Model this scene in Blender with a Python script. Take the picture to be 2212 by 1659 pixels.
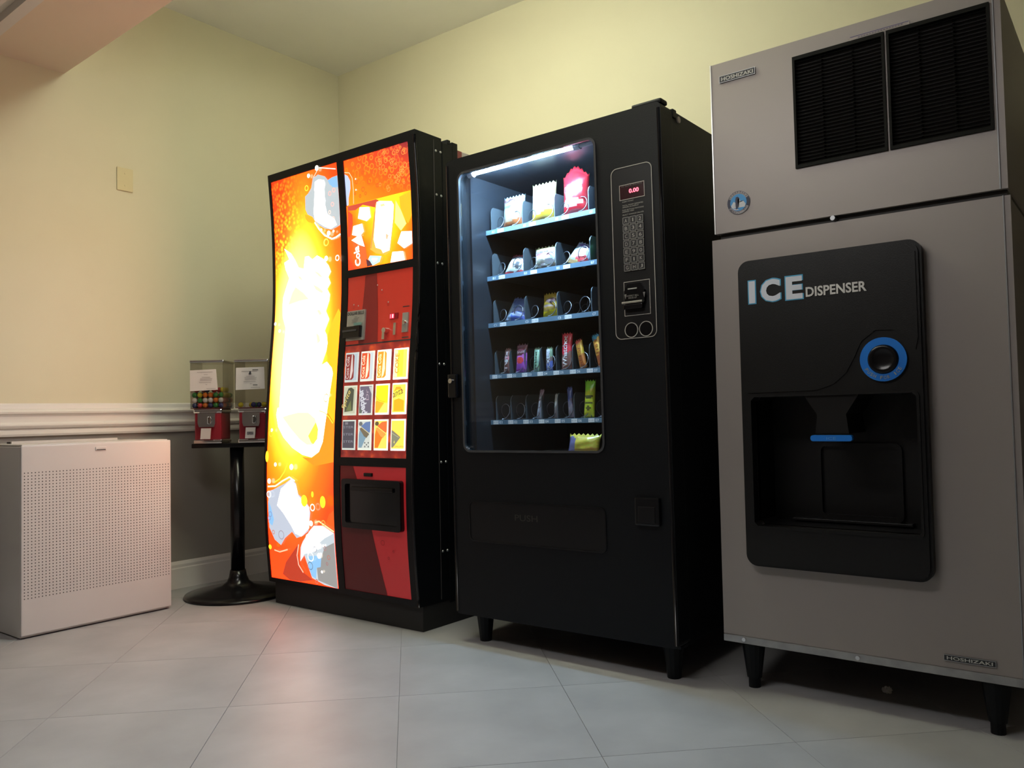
import bpy, bmesh, math, random
from mathutils import Vector, Matrix
random.seed(7)
for o in list(bpy.data.objects): bpy.data.objects.remove(o)
scene = bpy.context.scene
COL = scene.collection

# ------------------------------------------------------------------ camera
IW, IH, FPX = 2212.0, 1659.0, 1771.39
CAM = Vector((3.94116, -3.36111, 0.84982)); YAW, PITCH, ROLL = -0.66021, 0.036476, -0.021103
_f = Vector((math.sin(YAW)*math.cos(PITCH), math.cos(YAW)*math.cos(PITCH), math.sin(PITCH)))
_r0 = Vector((math.cos(YAW), -math.sin(YAW), 0)); _u0 = _r0.cross(_f)
_r = _r0*math.cos(ROLL) + _u0*math.sin(ROLL); _u = -_r0*math.sin(ROLL) + _u0*math.cos(ROLL)
cd = bpy.data.cameras.new('camera'); cam = bpy.data.objects.new('camera', cd); COL.objects.link(cam)
cd.sensor_width = 36.0; cd.lens = FPX/IW*36.0; cd.clip_start = 0.05
cam.matrix_world = Matrix(((_r.x, _u.x, -_f.x, CAM.x), (_r.y, _u.y, -_f.y, CAM.y), (_r.z, _u.z, -_f.z, CAM.z), (0, 0, 0, 1)))
scene.camera = cam
# ------------------------------------------------------------------ world, exposure
w = bpy.data.worlds.new('world'); scene.world = w; w.use_nodes = True
w.node_tree.nodes['Background'].inputs[0].default_value = (0.02, 0.02, 0.02, 1)
w.node_tree.nodes['Background'].inputs[1].default_value = 0.2
vs = scene.view_settings
vs.view_transform = 'Standard'; vs.look = 'None'; vs.exposure = 0.5; vs.gamma = 1.0; vs.use_curve_mapping = False
LAMP_ROOM = 10.0       # radiance of the ceiling fixture in front of the soffit
LAMP_ALCOVE = 18.0     # radiance of the alcove ceiling fixture
TUBE = 700.0           # radiance of the tube in the snack machine
SIGN = 1.0            # scale of the backlit sign

# ------------------------------------------------------------------ helpers
def ray(px, py):
    return _f + _r*((px-IW/2)/FPX) - _u*((py-IH/2)/FPX)
def on_y(px, py, y):
    d = ray(px, py); return CAM + d*((y-CAM.y)/d.y)

MATS = {}
def mat(name, col=(.5,.5,.5), rough=.5, metal=0., spec=.5, noise=0., nscale=8., bump=0., bscale=60., emit=None, estr=1., coat=0.):
    if name in MATS: return MATS[name]
    m = bpy.data.materials.new(name); m.use_nodes = True; nt = m.node_tree; b = nt.nodes['Principled BSDF']
    b.inputs['Base Color'].default_value = (*col, 1); b.inputs['Roughness'].default_value = rough
    b.inputs['Metallic'].default_value = metal; b.inputs['Specular IOR Level'].default_value = spec
    b.inputs['Coat Weight'].default_value = coat
    tc = nt.nodes.new('ShaderNodeTexCoord')
    if noise:
        n = nt.nodes.new('ShaderNodeTexNoise'); n.inputs['Scale'].default_value = nscale; n.inputs['Detail'].default_value = 5
        nt.links.new(tc.outputs['Object'], n.inputs['Vector'])
        mx = nt.nodes.new('ShaderNodeMix'); mx.data_type = 'RGBA'
        mx.inputs['A'].default_value = (*[c*(1-noise) for c in col], 1); mx.inputs['B'].default_value = (*[min(1, c*(1+noise)) for c in col], 1)
        nt.links.new(n.outputs['Fac'], mx.inputs['Factor']); nt.links.new(mx.outputs['Result'], b.inputs['Base Color'])
    if bump:
        n2 = nt.nodes.new('ShaderNodeTexNoise'); n2.inputs['Scale'].default_value = bscale; n2.inputs['Detail'].default_value = 4
        nt.links.new(tc.outputs['Object'], n2.inputs['Vector'])
        bp = nt.nodes.new('ShaderNodeBump'); bp.inputs['Strength'].default_value = bump; bp.inputs['Distance'].default_value = .002
        nt.links.new(n2.outputs['Fac'], bp.inputs['Height']); nt.links.new(bp.outputs['Normal'], b.inputs['Normal'])
    if emit:
        b.inputs['Emission Color'].default_value = (*emit, 1); b.inputs['Emission Strength'].default_value = estr
    MATS[name] = m; return m
def emat(name, col, s):
    if name in MATS: return MATS[name]
    m = bpy.data.materials.new(name); m.use_nodes = True; nt = m.node_tree; nt.nodes.remove(nt.nodes['Principled BSDF'])
    e = nt.nodes.new('ShaderNodeEmission'); e.inputs[0].default_value = (*col, 1); e.inputs[1].default_value = s
    nt.links.new(e.outputs[0], nt.nodes['Material Output'].inputs[0]); MATS[name] = m; return m
def print_mat(name, rough=.4, emission=None, spec=.5, gain=1.):
    if name in MATS: return MATS[name]
    m = bpy.data.materials.new(name); m.use_nodes = True; nt = m.node_tree; b = nt.nodes['Principled BSDF']
    a = nt.nodes.new('ShaderNodeAttribute'); a.attribute_name = 'Col'
    if emission is None:
        g = nt.nodes.new('ShaderNodeMix'); g.data_type = 'RGBA'; g.inputs['Factor'].default_value = gain; g.inputs['A'].default_value = (0, 0, 0, 1); nt.links.new(a.outputs['Color'], g.inputs['B']); nt.links.new(g.outputs['Result'], b.inputs['Base Color']); b.inputs['Roughness'].default_value = rough; b.inputs['Specular IOR Level'].default_value = spec
    else:
        b.inputs['Base Color'].default_value = (.03, .03, .03, 1); b.inputs['Roughness'].default_value = rough
        nt.links.new(a.outputs['Color'], b.inputs['Emission Color']); b.inputs['Emission Strength'].default_value = emission
    MATS[name] = m; return m
def glass_mat(name, tint=(1,1,1), refl=.10, rough=.02, edge=.5):
    if name in MATS: return MATS[name]
    m = bpy.data.materials.new(name); m.use_nodes = True; nt = m.node_tree; nt.nodes.remove(nt.nodes['Principled BSDF'])
    t = nt.nodes.new('ShaderNodeBsdfTransparent'); t.inputs[0].default_value = (*tint, 1)
    g = nt.nodes.new('ShaderNodeBsdfGlossy'); g.inputs['Roughness'].default_value = rough
    lw = nt.nodes.new('ShaderNodeFresnel'); lw.inputs[0].default_value = 1.45
    mul = nt.nodes.new('ShaderNodeMath'); mul.operation = 'MULTIPLY_ADD'; mul.inputs[1].default_value = edge; mul.inputs[2].default_value = refl; mul.use_clamp = True
    nt.links.new(lw.outputs[0], mul.inputs[0])
    x = nt.nodes.new('ShaderNodeMixShader'); nt.links.new(mul.outputs[0], x.inputs[0]); nt.links.new(t.outputs[0], x.inputs[1]); nt.links.new(g.outputs[0], x.inputs[2])
    nt.links.new(x.outputs[0], nt.nodes['Material Output'].inputs[0]); MATS[name] = m; return m

OFF = {}
def thing(name, label, cat, loc=(0,0,0), rot=(0,0,0), group=None):
    o = bpy.data.objects.new(name, None); COL.objects.link(o); o.empty_display_size = .1
    o.location = loc; o.rotation_euler = rot; o['label'] = label; o['category'] = cat
    if group: o['group'] = group
    OFF[o.name] = Vector((0,0,0)); return o
def at_world(o):                      # parts of this thing are given in room coordinates
    OFF[o.name] = -Vector(o.location); return o
def tag(o, label, cat, group=None):
    o['label'] = label; o['category'] = cat
    if group: o['group'] = group
    return o
def obj(name, bm, m, parent=None, smooth=False, label=None):
    if isinstance(bm, bmesh.types.BMesh):
        me = bpy.data.meshes.new(name)
        if parent is not None and OFF[parent.name].length > 0: bmesh.ops.translate(bm, verts=bm.verts, vec=OFF[parent.name])
        bm.to_mesh(me); bm.free()
        for x in (m if isinstance(m, (list, tuple)) else [m]): me.materials.append(x)
        if smooth:
            for p in me.polygons: p.use_smooth = True
    else: me = bm
    o = bpy.data.objects.new(name, me); COL.objects.link(o)
    if parent is not None: o.parent = parent; OFF[o.name] = OFF[parent.name]
    else: OFF[o.name] = Vector((0,0,0))
    if label: o['label'] = label
    return o
def struct(name, bm, m, label=None):
    o = obj(name, bm, m); o['kind'] = 'structure'
    if label: o['label'] = label
    return o
def new(): return bmesh.new()
def box(bm, x0, x1, y0, y1, z0, z1, bev=0., seg=2):
    r = bmesh.ops.create_cube(bm, size=1.0); vs_ = r['verts']
    for v in vs_: v.co = Vector(((x0+x1)/2 + v.co.x*(x1-x0), (y0+y1)/2 + v.co.y*(y1-y0), (z0+z1)/2 + v.co.z*(z1-z0)))
    if bev:
        ed = list({e for v in vs_ for e in v.link_edges})
        bmesh.ops.bevel(bm, geom=ed, offset=bev, segments=seg, affect='EDGES', profile=.6)
    return bm
def bx(*a, **k): return box(new(), *a, **k)
def cyl(bm, p0, p1, r0, r1=None, n=20, cap=True):
    p0, p1 = Vector(p0), Vector(p1); r1 = r0 if r1 is None else r1
    d = p1-p0; q = d.to_track_quat('Z', 'Y').to_matrix().to_4x4()
    bmesh.ops.create_cone(bm, cap_ends=cap, cap_tris=False, segments=n, radius1=r0, radius2=r1, depth=d.length, matrix=Matrix.Translation((p0+p1)/2) @ q)
    return bm
def lathe(bm, prof, n=32, c=(0,0,0)):
    rings = []
    for r, z in prof:
        rings.append([bm.verts.new((c[0]+r*math.cos(2*math.pi*i/n), c[1]+r*math.sin(2*math.pi*i/n), c[2]+z)) for i in range(n)])
    for a, b in zip(rings, rings[1:]):
        for i in range(n): bm.faces.new((a[i], a[(i+1) % n], b[(i+1) % n], b[i]))
    bm.faces.new(list(reversed(rings[0]))); bm.faces.new(rings[-1]); return bm
def tube(bm, pts, r, n=6, closed=False):
    pts = [Vector(p) for p in pts]; rings = []; N = len(pts)
    for i, p in enumerate(pts):
        if closed: t = pts[(i+1) % N]-pts[i-1]
        else: t = pts[min(i+1, N-1)]-pts[max(i-1, 0)]
        t.normalize(); a = t.cross(Vector((0, 0, 1)))
        if a.length < .1: a = t.cross(Vector((0, 1, 0)))
        a.normalize(); b = t.cross(a)
        rings.append([bm.verts.new(p + (a*math.cos(2*math.pi*k/n) + b*math.sin(2*math.pi*k/n))*r) for k in range(n)])
    pr = list(zip(rings, rings[1:])) + ([(rings[-1], rings[0])] if closed else [])
    for A, B in pr:
        for k in range(n): bm.faces.new((A[k], A[(k+1) % n], B[(k+1) % n], B[k]))
    if not closed: bm.faces.new(rings[0]); bm.faces.new(list(reversed(rings[-1])))
    return bm
def rrect(x0, x1, z0, z1, r, n=6):
    out = []
    for cx, cz, a0 in ((x1-r, z1-r, 0), (x0+r, z1-r, 90), (x0+r, z0+r, 180), (x1-r, z0+r, 270)):
        for i in range(n+1):
            a = math.radians(a0 + 90*i/n); out.append((cx + r*math.cos(a), cz + r*math.sin(a)))
    return out
def circ(cx, cz, r, n=20, rz=None):
    rz = r if rz is None else rz
    return [(cx + r*math.cos(2*math.pi*i/n), cz + rz*math.sin(2*math.pi*i/n)) for i in range(n)]
def plate(bm, outer, y0, y1, holes=()):
    """prism in y from a polygon in (x, z) with holes; y0 is the front"""
    loops = [outer] + list(holes); fr = []; ed = []; start = len(bm.verts)
    for L in loops:
        vv = [bm.verts.new((p[0], y0, p[1])) for p in L]; fr.append(vv)
        for i in range(len(vv)): ed.append(bm.edges.new((vv[i], vv[(i+1) % len(vv)])))
    g = bmesh.ops.triangle_fill(bm, use_beauty=True, edges=ed, normal=(0, -1, 0))
    fs = [f for f in g['geom'] if isinstance(f, bmesh.types.BMFace)]
    mp = {}
    for vv in fr:
        for v in vv: mp[v] = bm.verts.new((v.co.x, y1, v.co.z))
    for f in fs: bm.faces.new([mp[v] for v in reversed(f.verts)])
    for vv in fr:
        for i in range(len(vv)):
            a, b = vv[i], vv[(i+1) % len(vv)]; bm.faces.new((a, b, mp[b], mp[a]))
    bmesh.ops.recalc_face_normals(bm, faces=bm.faces); return bm

_TXT = {}
def text_geo(s, bold=0.):
    k = (s, bold)
    if k not in _TXT:
        cu = bpy.data.curves.new('t', 'FONT'); cu.body = s; cu.resolution_u = 3; cu.offset = bold
        ob = bpy.data.objects.new('t', cu); me = bpy.data.meshes.new_from_object(ob)
        V = [(v.co.x, v.co.y) for v in me.vertices]; F = [tuple(p.vertices) for p in me.polygons]
        bpy.data.objects.remove(ob); bpy.data.curves.remove(cu); bpy.data.meshes.remove(me)
        x0 = min(v[0] for v in V); x1 = max(v[0] for v in V); z0 = min(v[1] for v in V); z1 = max(v[1] for v in V)
        _TXT[k] = ([((a-x0)/(x1-x0), (b-z0)/(z1-z0)) for a, b in V], F)
    return _TXT[k]
class Art:
    """flat print: coloured polygons laid on a surface given by surf(u, v) -> (x, y, z), front towards -y"""
    def __init__(self, surf, fine=None, base=.0008):
        self.bm = new(); self.c = self.bm.loops.layers.float_color.new('Col'); self.s = surf; self.fine = fine; self.n = 0; self.base = base
    def _put(self, tmp, col):
        self.n += 1; off = self.base + .00025*self.n; mp = {}
        for v in tmp.verts:
            x, y, z = self.s(v.co.x, v.co.z); mp[v] = self.bm.verts.new((x, y-off, z))
        for f in tmp.faces:
            try: g = self.bm.faces.new([mp[v] for v in f.verts])
            except ValueError: continue
            if g.normal.length == 0: g.normal_update()
            for l in g.loops: l[self.c] = (*col, 1)
        tmp.free()
    def poly(self, pts, col):
        t = new(); f = t.faces.new([t.verts.new((p[0], 0, p[1])) for p in pts])
        bmesh.ops.triangulate(t, faces=[f])
        if self.fine:
            for _ in range(4):
                le = [e for e in t.edges if e.calc_length() > self.fine]
                if not le: break
                bmesh.ops.subdivide_edges(t, edges=le, cuts=1); bmesh.ops.triangulate(t, faces=[f for f in t.faces if len(f.verts) > 3])
        self._put(t, col); return self
    def rect(self, x0, x1, z0, z1, col): return self.poly([(x0, z0), (x1, z0), (x1, z1), (x0, z1)], col)
    def ring(self, cx, cz, r, wd, col, n=18, rz=None):
        rz = r if rz is None else rz
        t = new(); k = (r-wd)/r
        A = [t.verts.new((p[0], 0, p[1])) for p in circ(cx, cz, r, n, rz)]; B = [t.verts.new((p[0], 0, p[1])) for p in circ(cx, cz, r*k, n, rz*k)]
        for i in range(n): t.faces.new((A[i], A[(i+1) % n], B[(i+1) % n], B[i]))
        self._put(t, col); return self
    def line(self, pts, wd, col):
        t = new(); P = [Vector((p[0], p[1])) for p in pts]; L = []
        for i, p in enumerate(P):
            d = P[min(i+1, len(P)-1)]-P[max(i-1, 0)]
            n = Vector((-d.y, d.x)).normalized()*wd/2; L.append((t.verts.new((p.x+n.x, 0, p.y+n.y)), t.verts.new((p.x-n.x, 0, p.y-n.y))))
        for a, b in zip(L, L[1:]): t.faces.new((a[0], a[1], b[1], b[0]))
        self._put(t, col); return self
    def text(self, s, o, ux, uz, col, bold=0.):
        V, F = text_geo(s, bold); t = new()
        vv = [t.verts.new((o[0] + a*ux[0] + b*uz[0], 0, o[1] + a*ux[1] + b*uz[1])) for a, b in V]
        for f in F:
            try: t.faces.new([vv[i] for i in f])
            except ValueError: pass
        self._put(t, col); return self
    def done(self, name, m, parent, label=None):
        return obj(name, self.bm, m, parent, label=label)
flat = lambda y0: (lambda u, v: (u, y0, v))
PRINT = print_mat('flat_print', .45); LIT = print_mat('backlit_print', .25, 1.0); FOIL = print_mat('foil_dim_top', .28, gain=.28); FOIL2 = print_mat('foil_bright_low', .28, gain=.9); FOIL1 = print_mat('foil_dim_mid', .28, gain=.6)  # foil copies differ only in how far tube brightness is toned down

BLACK = mat('black_powder_coat', (.0035, .0045, .006), .45, spec=.2, bump=.15, bscale=300)
BLACKG = mat('black_gloss_plastic', (.005, .005, .006), .22, spec=.35)
RUBBER = mat('black_rubber', (.01, .01, .01), .7)
CHROME = mat('chrome', (.75, .74, .73), .16, 1.0)
STEEL = mat('galvanised_steel', (.42, .43, .45), .35, .8, noise=.1)
WHITE_TRIM = mat('white_trim_paint', (.70, .675, .64), .4)

# ================================================================== ROOM
RX, RY, HC, HS = 5.7, -5.2, 2.99, 2.481
def paint(name, col, rough): return mat(name, col, rough, noise=.04, nscale=3, bump=.12, bscale=220)
WALL = paint('cream_wall_paint', (.63, .59, .43), .6)
LOWER = paint('taupe_wall_paint', (.29, .275, .25), .55)
CEIL = paint('ceiling_paint', (.84, .83, .77), .8)
SOFF = paint('soffit_paint', (.60, .53, .43), .7)
struct('wall_left', bx(-.12, 0, RY, 0, .80, HC), WALL); struct('wall_back', bx(-.12, RX, 0, .12, .80, HC), WALL)
struct('wall_left.001', bx(-.12, -.002, RY, 0, -.02, .80), LOWER, 'dark taupe painted lower wall'); struct('wall_back.001', bx(-.12, RX, .002, .12, -.02, .80), LOWER, 'dark taupe painted lower wall')
DARKW = paint('unseen_wall_dark', (.17, .145, .12), .6)  # unseen walls, coloured dark to cut reflections in the machines
struct('wall_right', bx(RX, RX+.12, RY, .12, -.02, HC), DARKW); struct('wall_front', bx(-.12, RX+.12, RY-.12, RY, -.02, HC), DARKW)
b = new()
f = [(0, 0), (RX, 0), (RX, -1.645-.035*RX), (0, -1.645)]
for z, flip in ((HC, True), (HC+.08, False)):
    vv = [b.verts.new((x, y, z)) for x, y in f]; b.faces.new(vv if flip else list(reversed(vv)))
struct('ceiling', b, CEIL)
b = new()
sf = [(0, -1.645), (RX, -1.645-.035*RX), (RX, -1.99-.025*RX), (0, -1.99)]
lo = [b.verts.new((x, y, HS)) for x, y in sf]; hi = [b.verts.new((x, y, HC+.08)) for x, y in sf]
b.faces.new(lo); b.faces.new(list(reversed(hi)))
for i in range(4): b.faces.new((lo[i], hi[i], hi[(i+1) % 4], lo[(i+1) % 4]))
bmesh.ops.recalc_face_normals(b, faces=b.faces)
struct('trim_1', b, SOFF, 'painted dropped soffit beam crossing the ceiling')
# suspended ceiling in front of the soffit
struct('ceiling.001', bx(0, RX, RY, -1.98, HS+.03, HS+.08), CEIL, 'suspended ceiling of white panels')
dropped = bpy.data.objects['ceiling.001']
TB = mat('ceiling_grid_metal', (.55, .56, .55), .45); PANEL = mat('ceiling_panel_board', (.58, .58, .56), .9, noise=.06, nscale=60)
b = new()
b2 = [(0, -1.985), (RX, -1.985-.025*RX), (RX, -2.03-.025*RX), (0, -2.03)]
lo = [b.verts.new((x, y, HS-.006)) for x, y in b2]; hi = [b.verts.new((x, y, HS+.03)) for x, y in b2]
b.faces.new(lo); b.faces.new(hi)
for i in range(4): b.faces.new((lo[i], hi[i], hi[(i+1) % 4], lo[(i+1) % 4]))
bmesh.ops.recalc_face_normals(b, faces=b.faces)
struct('trim_2', b, TB, 'pale metal edge angle of the suspended ceiling')
PW = .61; pm = bpy.data.meshes.new('ceiling_panel'); b = bx(-.29, .29, -.29, .29, HS+.004, HS+.03, bev=.006, seg=1); b.to_mesh(pm); b.free(); pm.materials.append(PANEL)
for i in range(9):
    for j in range(5):
        x = .32+i*PW; y = -2.36-.025*x-j*PW
        if x+.29 > RX or y-.29 < RY: continue
        o = bpy.data.objects.new('ceiling_panel', pm); COL.objects.link(o); o.parent = dropped; o.location = (x, y, 0)

# floor: large tiles laid diagonally
TILE = mat('stone_look_tile', (.315, .315, .32), .45, noise=.34, nscale=3.4, bump=.10, bscale=40)
GROUT = mat('tile_grout', (.27, .26, .255), .9)
fl = struct('floor', bx(-.05, RX, RY, .05, -.06, -.003), GROUT)
SU, SV, U0, V0 = .7605, .711, 2.932, .517
def clip(P, ax, lim, sg):
    out = []
    for i in range(len(P)):
        a, c = P[i-1], P[i]; da, dc = sg*(a[ax]-lim), sg*(c[ax]-lim)
        if da*dc < 0: t = da/(da-dc); out.append((a[0]+t*(c[0]-a[0]), a[1]+t*(c[1]-a[1])))
        if dc >= 0: out.append(c)
    return out
gp = .0008
full = None
for i in range(-12, 14):
    for j in range(-14, 14):
        u0, u1, v0, v1 = U0+i*SU+gp, U0+(i+1)*SU-gp, V0+j*SV+gp, V0+(j+1)*SV-gp     # u = x - y, v = x + y
        P = [((u+v)/2, (v-u)/2) for u, v in ((u0, v0), (u1, v0), (u1, v1), (u0, v1))]
        Q = P
        for ax, lim, sg in ((0, 0.0, 1), (0, RX, -1), (1, RY, 1), (1, 0.0, -1)):
            Q = clip(Q, ax, lim, sg)
            if len(Q) < 3: break
        if len(Q) < 3: continue
        cx = sum(p[0] for p in P)/4; cy = sum(p[1] for p in P)/4
        inside = all(abs(p[0]-q[0]) < 1e-6 and abs(p[1]-q[1]) < 1e-6 for p, q in zip(P, Q)) and len(Q) == 4
        if inside and full: me = full
        else:
            b = new(); Lq = [(p[0]-cx, p[1]-cy) for p in Q]
            A = [b.verts.new((p[0], p[1], -.003)) for p in Lq]; B = [b.verts.new((p[0], p[1], -.0008)) for p in Lq]
            sx = sum(p[0] for p in Lq)/len(Lq); sy = sum(p[1] for p in Lq)/len(Lq)
            T = [b.verts.new((sx+(p[0]-sx)*.9985, sy+(p[1]-sy)*.9985, 0)) for p in Lq]
            n = len(Q); b.faces.new(T)
            for k in range(n):
                b.faces.new((A[k], A[(k+1) % n], B[(k+1) % n], B[k])); b.faces.new((B[k], B[(k+1) % n], T[(k+1) % n], T[k]))
            bmesh.ops.recalc_face_normals(b, faces=b.faces)
            me = bpy.data.meshes.new('tile'); b.to_mesh(me); b.free(); me.materials.append(TILE)
            if inside: full = me
        o = bpy.data.objects.new('tile', me); COL.objects.link(o); o.parent = fl; o.location = (cx, cy, 0)

# chair rail and baseboards (moulded profile swept along the wall)
def moulding(name, prof, axis, a, c, label):
    b = new()
    def P(d, z, t): return (d, t, z) if axis == 'y' else (t, -d, z)
    A = [b.verts.new(P(d, z, a)) for d, z in prof]; B = [b.verts.new(P(d, z, c)) for d, z in prof]; n = len(prof)
    for i in range(n): b.faces.new((A[i], A[(i+1) % n], B[(i+1) % n], B[i]))
    b.faces.new(A); b.faces.new(list(reversed(B))); bmesh.ops.recalc_face_normals(b, faces=b.faces)
    return struct(name, b, WHITE_TRIM, label)
rail = [(0, .796), (.014, .796), (.018, .806), (.018, .822), (.012, .828), (.024, .832), (.030, .842), (.030, .848), (.020, .858), (.020, .884), (.024, .892), (.034, .896), (.036, .904), (.028, .914), (.016, .918), (.014, .936), (.008, .942), (0, .942)]
base = [(0, 0), (.016, 0), (.016, .100), (.013, .106), (.013, .120), (.008, .130), (.004, .136), (0, .136)]
moulding('trim_3', rail, 'y', RY, 0, 'white moulded chair rail on the left wall'); moulding('trim_4', rail, 'x', .04, RX, 'white moulded chair rail behind the machines')
moulding('baseboard_left', base, 'y', RY, 0, 'white moulded baseboard'); moulding('baseboard_back', base, 'x', .02, RX, 'white moulded baseboard')

# ceiling fixtures (both above the frame)
def pendant(loc, lx, wd, top, rad, col, label):
    t = thing('ceiling_light', label, 'light', loc)
    obj('diffuser', bx(-lx/2+.01, lx/2-.01, -wd/2, wd/2, -.04, .04, bev=.03, seg=3), emat('lamp_diffuser_%d' % int(rad*10), col, rad), t)
    for s in (-1, 1):
        obj('end_cap', bx(s*lx/2-.012, s*lx/2+.012, -wd/2-.003, wd/2+.003, -.043, .043, bev=.004, seg=1), WHITE_TRIM, t)
        obj('hanging_rod', cyl(new(), (s*lx*.38, 0, .03), (s*lx*.38, 0, top-loc[2]), .004, n=8), WHITE_TRIM, t)
pendant((2.55, -2.70, 2.20), 1.22, .24, HS+.004, LAMP_ROOM, (1.0, .97, .95), 'long hanging fluorescent light below the suspended ceiling panels')
pendant((1.75, -1.32, 2.87), 1.22, .22, HC, LAMP_ALCOVE, (.96, 1.0, .78), 'long hanging fluorescent light under the raised ceiling above the machines')

# blank wall plate
t = thing('wall_plate', 'cream blank cover plate on the yellow wall', 'wall plate', (0, -1.361, 2.042))
obj('plate', bx(.0, .007, -.040, .040, -.057, .057, bev=.003), mat('cream_plastic', (.62, .55, .33), .4), t)
for z in (-.03, .03): obj('screw', cyl(new(), (.006, 0, z), (.0085, 0, z), .004, n=10), mat('cream_plastic'), t)

# ================================================================== CONVECTOR CABINET
HX, HY0, HY1, HZ = .40, -1.984, -1.355, .764
ENAMEL = mat('white_enamel_steel', (.56, .53, .51), .33, noise=.03, nscale=5)
t = at_world(thing('heater_cabinet', 'white perforated metal heater cabinet below the chair rail', 'heater', ((HX)/2+.02, (HY0+HY1)/2, 0)))
obj('cabinet', bx(.04, HX-.012, HY0, HY1, .004, HZ-.004, bev=.003), ENAMEL, t)
obj('front_panel', bx(HX-.012, HX, HY0, HY1, .012, HZ, bev=.004), ENAMEL, t)
b = new(); ny, nz = 46, 41
for i in range(ny):
    for j in range(nz):
        y = HY0+.012+i*(HY1-HY0-.024)/(ny-1); z = .158+j*(.655-.158)/(nz-1)
        vv = [b.verts.new((HX+.0004, y+.0025*math.cos(k*math.pi/3), z+.0025*math.sin(k*math.pi/3))) for k in range(6)]; b.faces.new(vv)
o = obj('perforation', b, mat('dark_hole', (.05, .045, .045), .8), t, label='grid of small dark punched holes'); o['kind'] = 'stuff'
obj('top_lid', bx(.04, HX-.02, HY0+.01, HY1-.004, HZ-.002, HZ+.004, bev=.002), ENAMEL, t)
obj('vent_slot', bx(.10, .14, HY0+.06, HY1-.12, HZ+.003, HZ+.012, bev=.001), mat('dark_hole'), t)
obj('vent_rim', bx(.14, .15, HY0+.06, HY1-.12, HZ+.003, HZ+.014, bev=.001), ENAMEL, t)
obj('plinth', bx(.06, HX-.02, HY0+.01, HY1-.01, 0, .012), mat('dark_hole'), t)
la = obj('latch', bx(HX-.001, HX+.003, -1.694, -1.648, .731, .747, bev=.002), ENAMEL, t); obj('latch_slot', bx(HX+.002, HX+.0036, -1.690, -1.652, .733, .737), mat('dark_hole'), la)

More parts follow.
